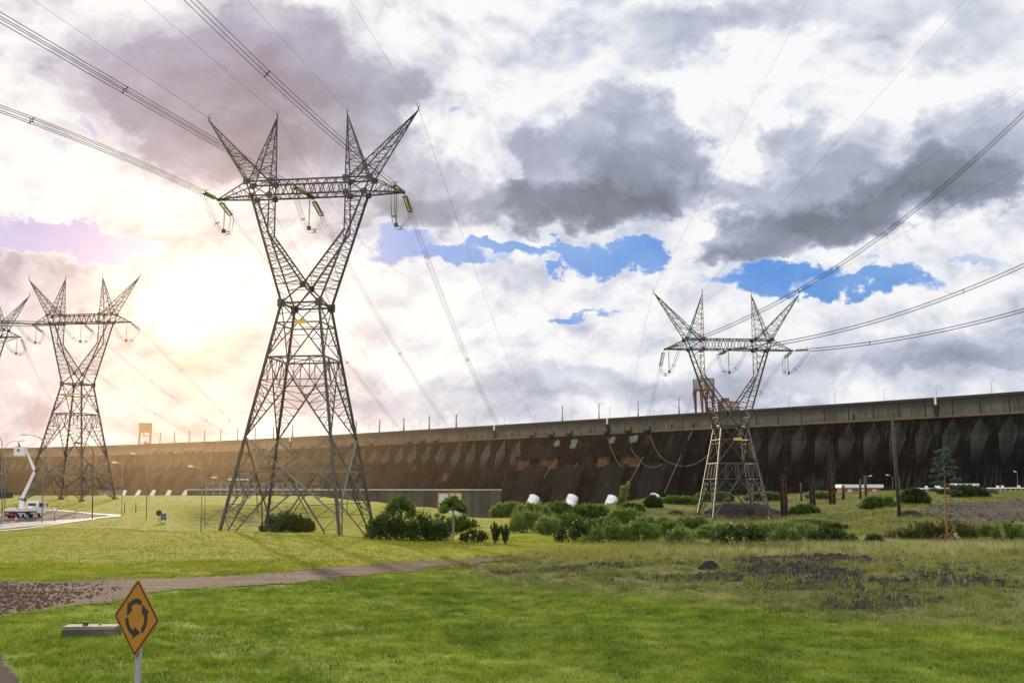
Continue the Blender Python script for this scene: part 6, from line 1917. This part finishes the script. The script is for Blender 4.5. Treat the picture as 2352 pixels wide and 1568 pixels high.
# x forwards, y left
tp('chassis', 'dark', lambda m: (m.box((-.3, 0, .75), (6.8, .9, .35)), m.box((-1.2, 0, .62), (1.6, 2.2, .45)), m.box((-3.75, 0, .62), (.15, 2.3, .35))))
def bed(m):
    m.box((-1.4, 0, 1.22), (4.6, 2.4, .22)); m.box((-3.65, 0, 1.45), (.10, 2.4, .3))
    for s in (-1, 1): m.box((-1.4, s * 1.17, 1.46), (4.6, .07, .28)); m.box((-2.5, s * 1.02, .92), (1.4, .3, .42)); m.box((.2, s * 1.02, .92), (1.1, .3, .42))
tp('flatbed', 'white', bed)
tp('side_skirt', 'dark', lambda m: (m.box((-1.4, -1.205, 1.02), (4.4, .03, .22)), m.box((-1.4, 1.205, 1.02), (4.4, .03, .22))))
tp('tail_bar', 'red', lambda m: (m.box((-3.86, 0, .62), (.06, 2.3, .14)), m.box((-3.86, 0, 1.2), (.06, 2.3, .06))))
def cabf(m):
    prof = [(1.2, .75), (3.15, .75), (3.25, 1.1), (3.2, 1.75), (2.95, 2.62), (2.7, 2.75), (1.35, 2.75), (1.2, 2.6)]
    m.prism([(x, z) for x, z in prof], -1.15, 1.15, Matrix(((1, 0, 0, 0), (0, 0, 1, 0), (0, 1, 0, 0), (0, 0, 0, 1))))
cabo = tp('cab', 'white', cabf)
tp('window', 'glass_dark', lambda m: m.box((2.05, -1.16, 2.1), (1.15, .03, .68)), parent=cabo)
tp('window', 'glass_dark', lambda m: m.box((2.05, 1.16, 2.1), (1.15, .03, .68)), parent=cabo)
tp('window', 'glass_dark', lambda m: m.box((1.19, 0, 2.15), (.03, 1.5, .5)), parent=cabo)
tp('mirror', 'dark', lambda m: (m.box((3.15, -1.45, 2.1), (.12, .22, .48)), m.bar((3.0, -1.15, 2.3), (3.15, -1.4, 2.2), .05)), parent=cabo)
tp('roof_rack', 'white', lambda m: [m.bar((x, -1.0, 2.95), (x, 1.0, 2.95), .07) for x in (1.3, 2.0, 2.7)] + [m.bar((1.2, s, 2.95), (2.8, s, 2.95), .07) for s in (-1, 1)])
for x in (-2.7, -1.65, 2.2):
    for s in (-1, 1):
        w = tp('wheel', 'dark', lambda m: m.tube([(x, s * .82, .48), (x, s * 1.12, .48)], .26, 14))
        tp('tyre', 'tyre', lambda m: m.tube([(x, s * .80, .48), (x, s * 1.1, .48)], .48, 18), parent=w)
        tp('rim', 'white', lambda m: m.tube([(x, s * 1.11, .48), (x, s * 1.135, .48)], .22, 12), parent=w)
tp('tool_box', 'white', lambda m: (m.box((.5, -.6, 1.65), (1.0, .8, .6)), m.box((.4, .7, 1.6), (1.1, .6, .5)), m.box((-2.8, .5, 1.5), (.9, .9, .35))))
# boom in world space, then brought into truck space
Tinv = (Matrix.Translation(truck.location) @ Matrix.Rotation(TROT, 4, 'Z') @ Matrix.Scale(TS, 4)).inverted()
def tw_(px, py, D): return Tinv @ PY(px, py, D)
Dt = tb.y
piv = tw_(50, 1162, Dt); turn = tw_(50, 1180, Dt); sh = tw_(49.5, 1146, Dt); elb = tw_(80, 1081, Dt + .6); wr = tw_(58.5, 1029, Dt + .3); bk = tw_(47, 1036, Dt)
tp('turret', 'white', lambda m: (m.tube([turn, turn.lerp(sh, .6)], [.45, .38], 14), m.bar(turn.lerp(sh, .5), sh, .62, .5)))
tp('lower_boom', 'white', lambda m: (m.bar(sh, elb, .58, .42), m.bar(sh.lerp(elb, .08) + Vector((0, 0, -.35)), sh.lerp(elb, .45) + Vector((0, 0, -.28)), .16)))
tp('upper_boom', 'white', lambda m: (m.bar(elb, wr, .42, .26), m.bar(elb.lerp(wr, .05), elb.lerp(wr, .4) + Vector((0, 0, .25)), .10)))
tp('boom_joint', 'dark', lambda m: (m.tube([elb + Vector((0, -.28, 0)), elb + Vector((0, .28, 0))], .26, 12), m.tube([sh + Vector((0, -.34, 0)), sh + Vector((0, .34, 0))], .28, 12)))
bz = bk.z
def bucketf(m):
    w = .85; hh = .72
    c = Vector((bk.x, bk.y, 0)); ang = -TROT
    for (cx, cy, sx, sy) in ((0, -w, 2 * w, .06), (0, w, 2 * w, .06), (-w, 0, .06, 2 * w - .06), (w, 0, .06, 2 * w - .06)):
        p = Matrix.Rotation(ang, 3, 'Z') @ Vector((cx, cy * .6, 0)); m.box(c + p + Vector((0, 0, bz)), (sx, sy if sy < 1 else sy * .6, 2 * hh), ang)
    m.box(c + Vector((0, 0, bz - hh)), (2 * w, 1.2 * w, .08), ang)
    for s in (-1, 1):
        p = Matrix.Rotation(ang, 3, 'Z') @ Vector((0, s * w * .6, 0)); m.box(c + p + Vector((0, 0, bz + hh)), (2 * w + .14, .14, .12), ang)
bko = tp('bucket', 'white', bucketf)
tp('bucket_panel', 'pole_grey', lambda m: m.box(Vector((bk.x, bk.y, bz)) + Matrix.Rotation(-TROT, 3, 'Z') @ Vector((-.1, -.56, .15)), (.5, .03, .5), -TROT), parent=bko)
tp('beacon', 'orange', lambda m: m.tube([(1.9, 0, 2.75), (1.9, 0, 2.95)], .1, 8))

# person working from the bucket
pb = PY(44.5, 1024, Dt)
def person(origin, rz, label):
    """standing figure leaning forward over the rim, grown from a joint skeleton"""
    J = {'pelvis': (0, 0, .98, .155), 'waist': (.02, 0, 1.12, .14), 'chest': (.10, 0, 1.34, .17), 'neck0': (.16, 0, 1.50, .085), 'neck': (.20, 0, 1.56, .058), 'head0': (.23, 0, 1.64, .085), 'head1': (.26, 0, 1.74, .10), 'crown': (.27, 0, 1.81, .07)}
    E_ = [('pelvis', 'waist'), ('waist', 'chest'), ('chest', 'neck0'), ('neck0', 'neck'), ('neck', 'head0'), ('head0', 'head1'), ('head1', 'crown')]
    for s, n in ((-1, 'r'), (1, 'l')):
        J['sh' + n] = (.13, s * .19, 1.46, .075); J['el' + n] = (.26, s * .30, 1.22, .050); J['wr' + n] = (.48, s * .22, 1.24, .034); J['pa' + n] = (.55, s * .20, 1.25, .038)
        E_ += [('chest', 'sh' + n), ('sh' + n, 'el' + n), ('el' + n, 'wr' + n), ('wr' + n, 'pa' + n)]
        for f in range(4):
            J['f%d%s' % (f, n)] = (.60, s * (.17 + .02 * f), 1.25 - .008 * f, .010); J['g%d%s' % (f, n)] = (.635, s * (.165 + .02 * f), 1.225 - .008 * f, .009)
            E_ += [('pa' + n, 'f%d%s' % (f, n)), ('f%d%s' % (f, n), 'g%d%s' % (f, n))]
        J['t' + n] = (.57, s * .15, 1.24, .011); E_ += [('pa' + n, 't' + n)]
        J['hip' + n] = (0, s * .10, .90, .10); J['kn' + n] = (.03, s * .12, .50, .065); J['an' + n] = (-.02, s * .12, .10, .045); J['toe' + n] = (.16, s * .14, .04, .04)
        E_ += [('pelvis', 'hip' + n), ('hip' + n, 'kn' + n), ('kn' + n, 'an' + n), ('an' + n, 'toe' + n)]
    keys = list(J); idx = {k: i for i, k in enumerate(keys)}
    me = bpy.data.meshes.new('person'); me.from_pydata([J[k][:3] for k in keys], [(idx[a], idx[b]) for a, b in E_], [])
    o = bpy.data.objects.new('person', me); COL.objects.link(o)
    md = o.modifiers.new('skin', 'SKIN')
    for k, i in idx.items():
        me.skin_vertices[0].data[i].radius = (J[k][3], J[k][3]); me.skin_vertices[0].data[i].use_root = (k == 'pelvis')
    o.modifiers.new('sub', 'SUBSURF').levels = 2; o.modifiers['sub'].render_levels = 2
    me.materials.append(M['workwear'])
    o.location = origin; o.rotation_euler = (0, 0, rz)
    tag(o, label, 'person')
    bm = bmesh.new(); bmesh.ops.create_uvsphere(bm, u_segments=14, v_segments=10, radius=.125)
    for v in bm.verts:
        if v.co.z < 0: v.co.z *= .15
        v.co.x *= 1.15
    m2 = bpy.data.meshes.new('helmet'); bm.to_mesh(m2); bm.free(); m2.materials.append(M['helmet']); h_ = bpy.data.objects.new('helmet', m2); COL.objects.link(h_); h_.parent = o; h_.location = (.26, 0, 1.78)
    bm = bmesh.new(); bmesh.ops.create_uvsphere(bm, u_segments=14, v_segments=10, radius=.09)
    for v in bm.verts:
        v.co.z *= 1.15
        if v.co.x > .07 and abs(v.co.y) < .02: v.co.x += .02 * max(0, 1 - abs(v.co.z) * 25)
    m3 = bpy.data.meshes.new('face'); bm.to_mesh(m3); bm.free(); m3.materials.append(M['skin']); f_ = bpy.data.objects.new('face', m3); COL.objects.link(f_); f_.parent = o; f_.location = (.285, 0, 1.69)
    return o
wb = truck.matrix_basis
bw = Matrix.Translation(truck.location) @ Matrix.Rotation(TROT, 4, 'Z') @ Matrix.Scale(TS, 4) @ Vector((bk.x, bk.y, bz - .72))
person((bw.x - .1, bw.y, bw.z + .1), R(190), 'person in dark workwear and red hard hat leaning over the rim of the raised bucket')

# ------------------------------------------------------------------ air: haze round the whole place
def build_haze():
    mb = MB()
    x0, x1, y0, y1, z0, z1 = -3000, 3000, -400, 3200, -29.5, 135
    mb.add([Vector(p) for p in ((x0, y0, z0), (x1, y0, z0), (x1, y1, z0), (x0, y1, z0), (x0, y0, z1), (x1, y0, z1), (x1, y1, z1), (x0, y1, z1))],
           [(0, 3, 2, 1), (4, 5, 6, 7), (0, 1, 5, 4), (1, 2, 6, 5), (2, 3, 7, 6), (3, 0, 4, 7)])
    m, t = new_mat('warm haze')
    v = t.new('ShaderNodeVolumePrincipled')
    v.inputs['Color'].default_value = (1, .74, .42, 1)
    v.inputs['Density'].default_value = .000016
    v.inputs['Anisotropy'].default_value = .88
    out = t.new('ShaderNodeOutputMaterial'); t.l.new(v.outputs[0], out.inputs['Volume'])
    tag(mb.build('haze', m), kind='stuff')
build_haze()
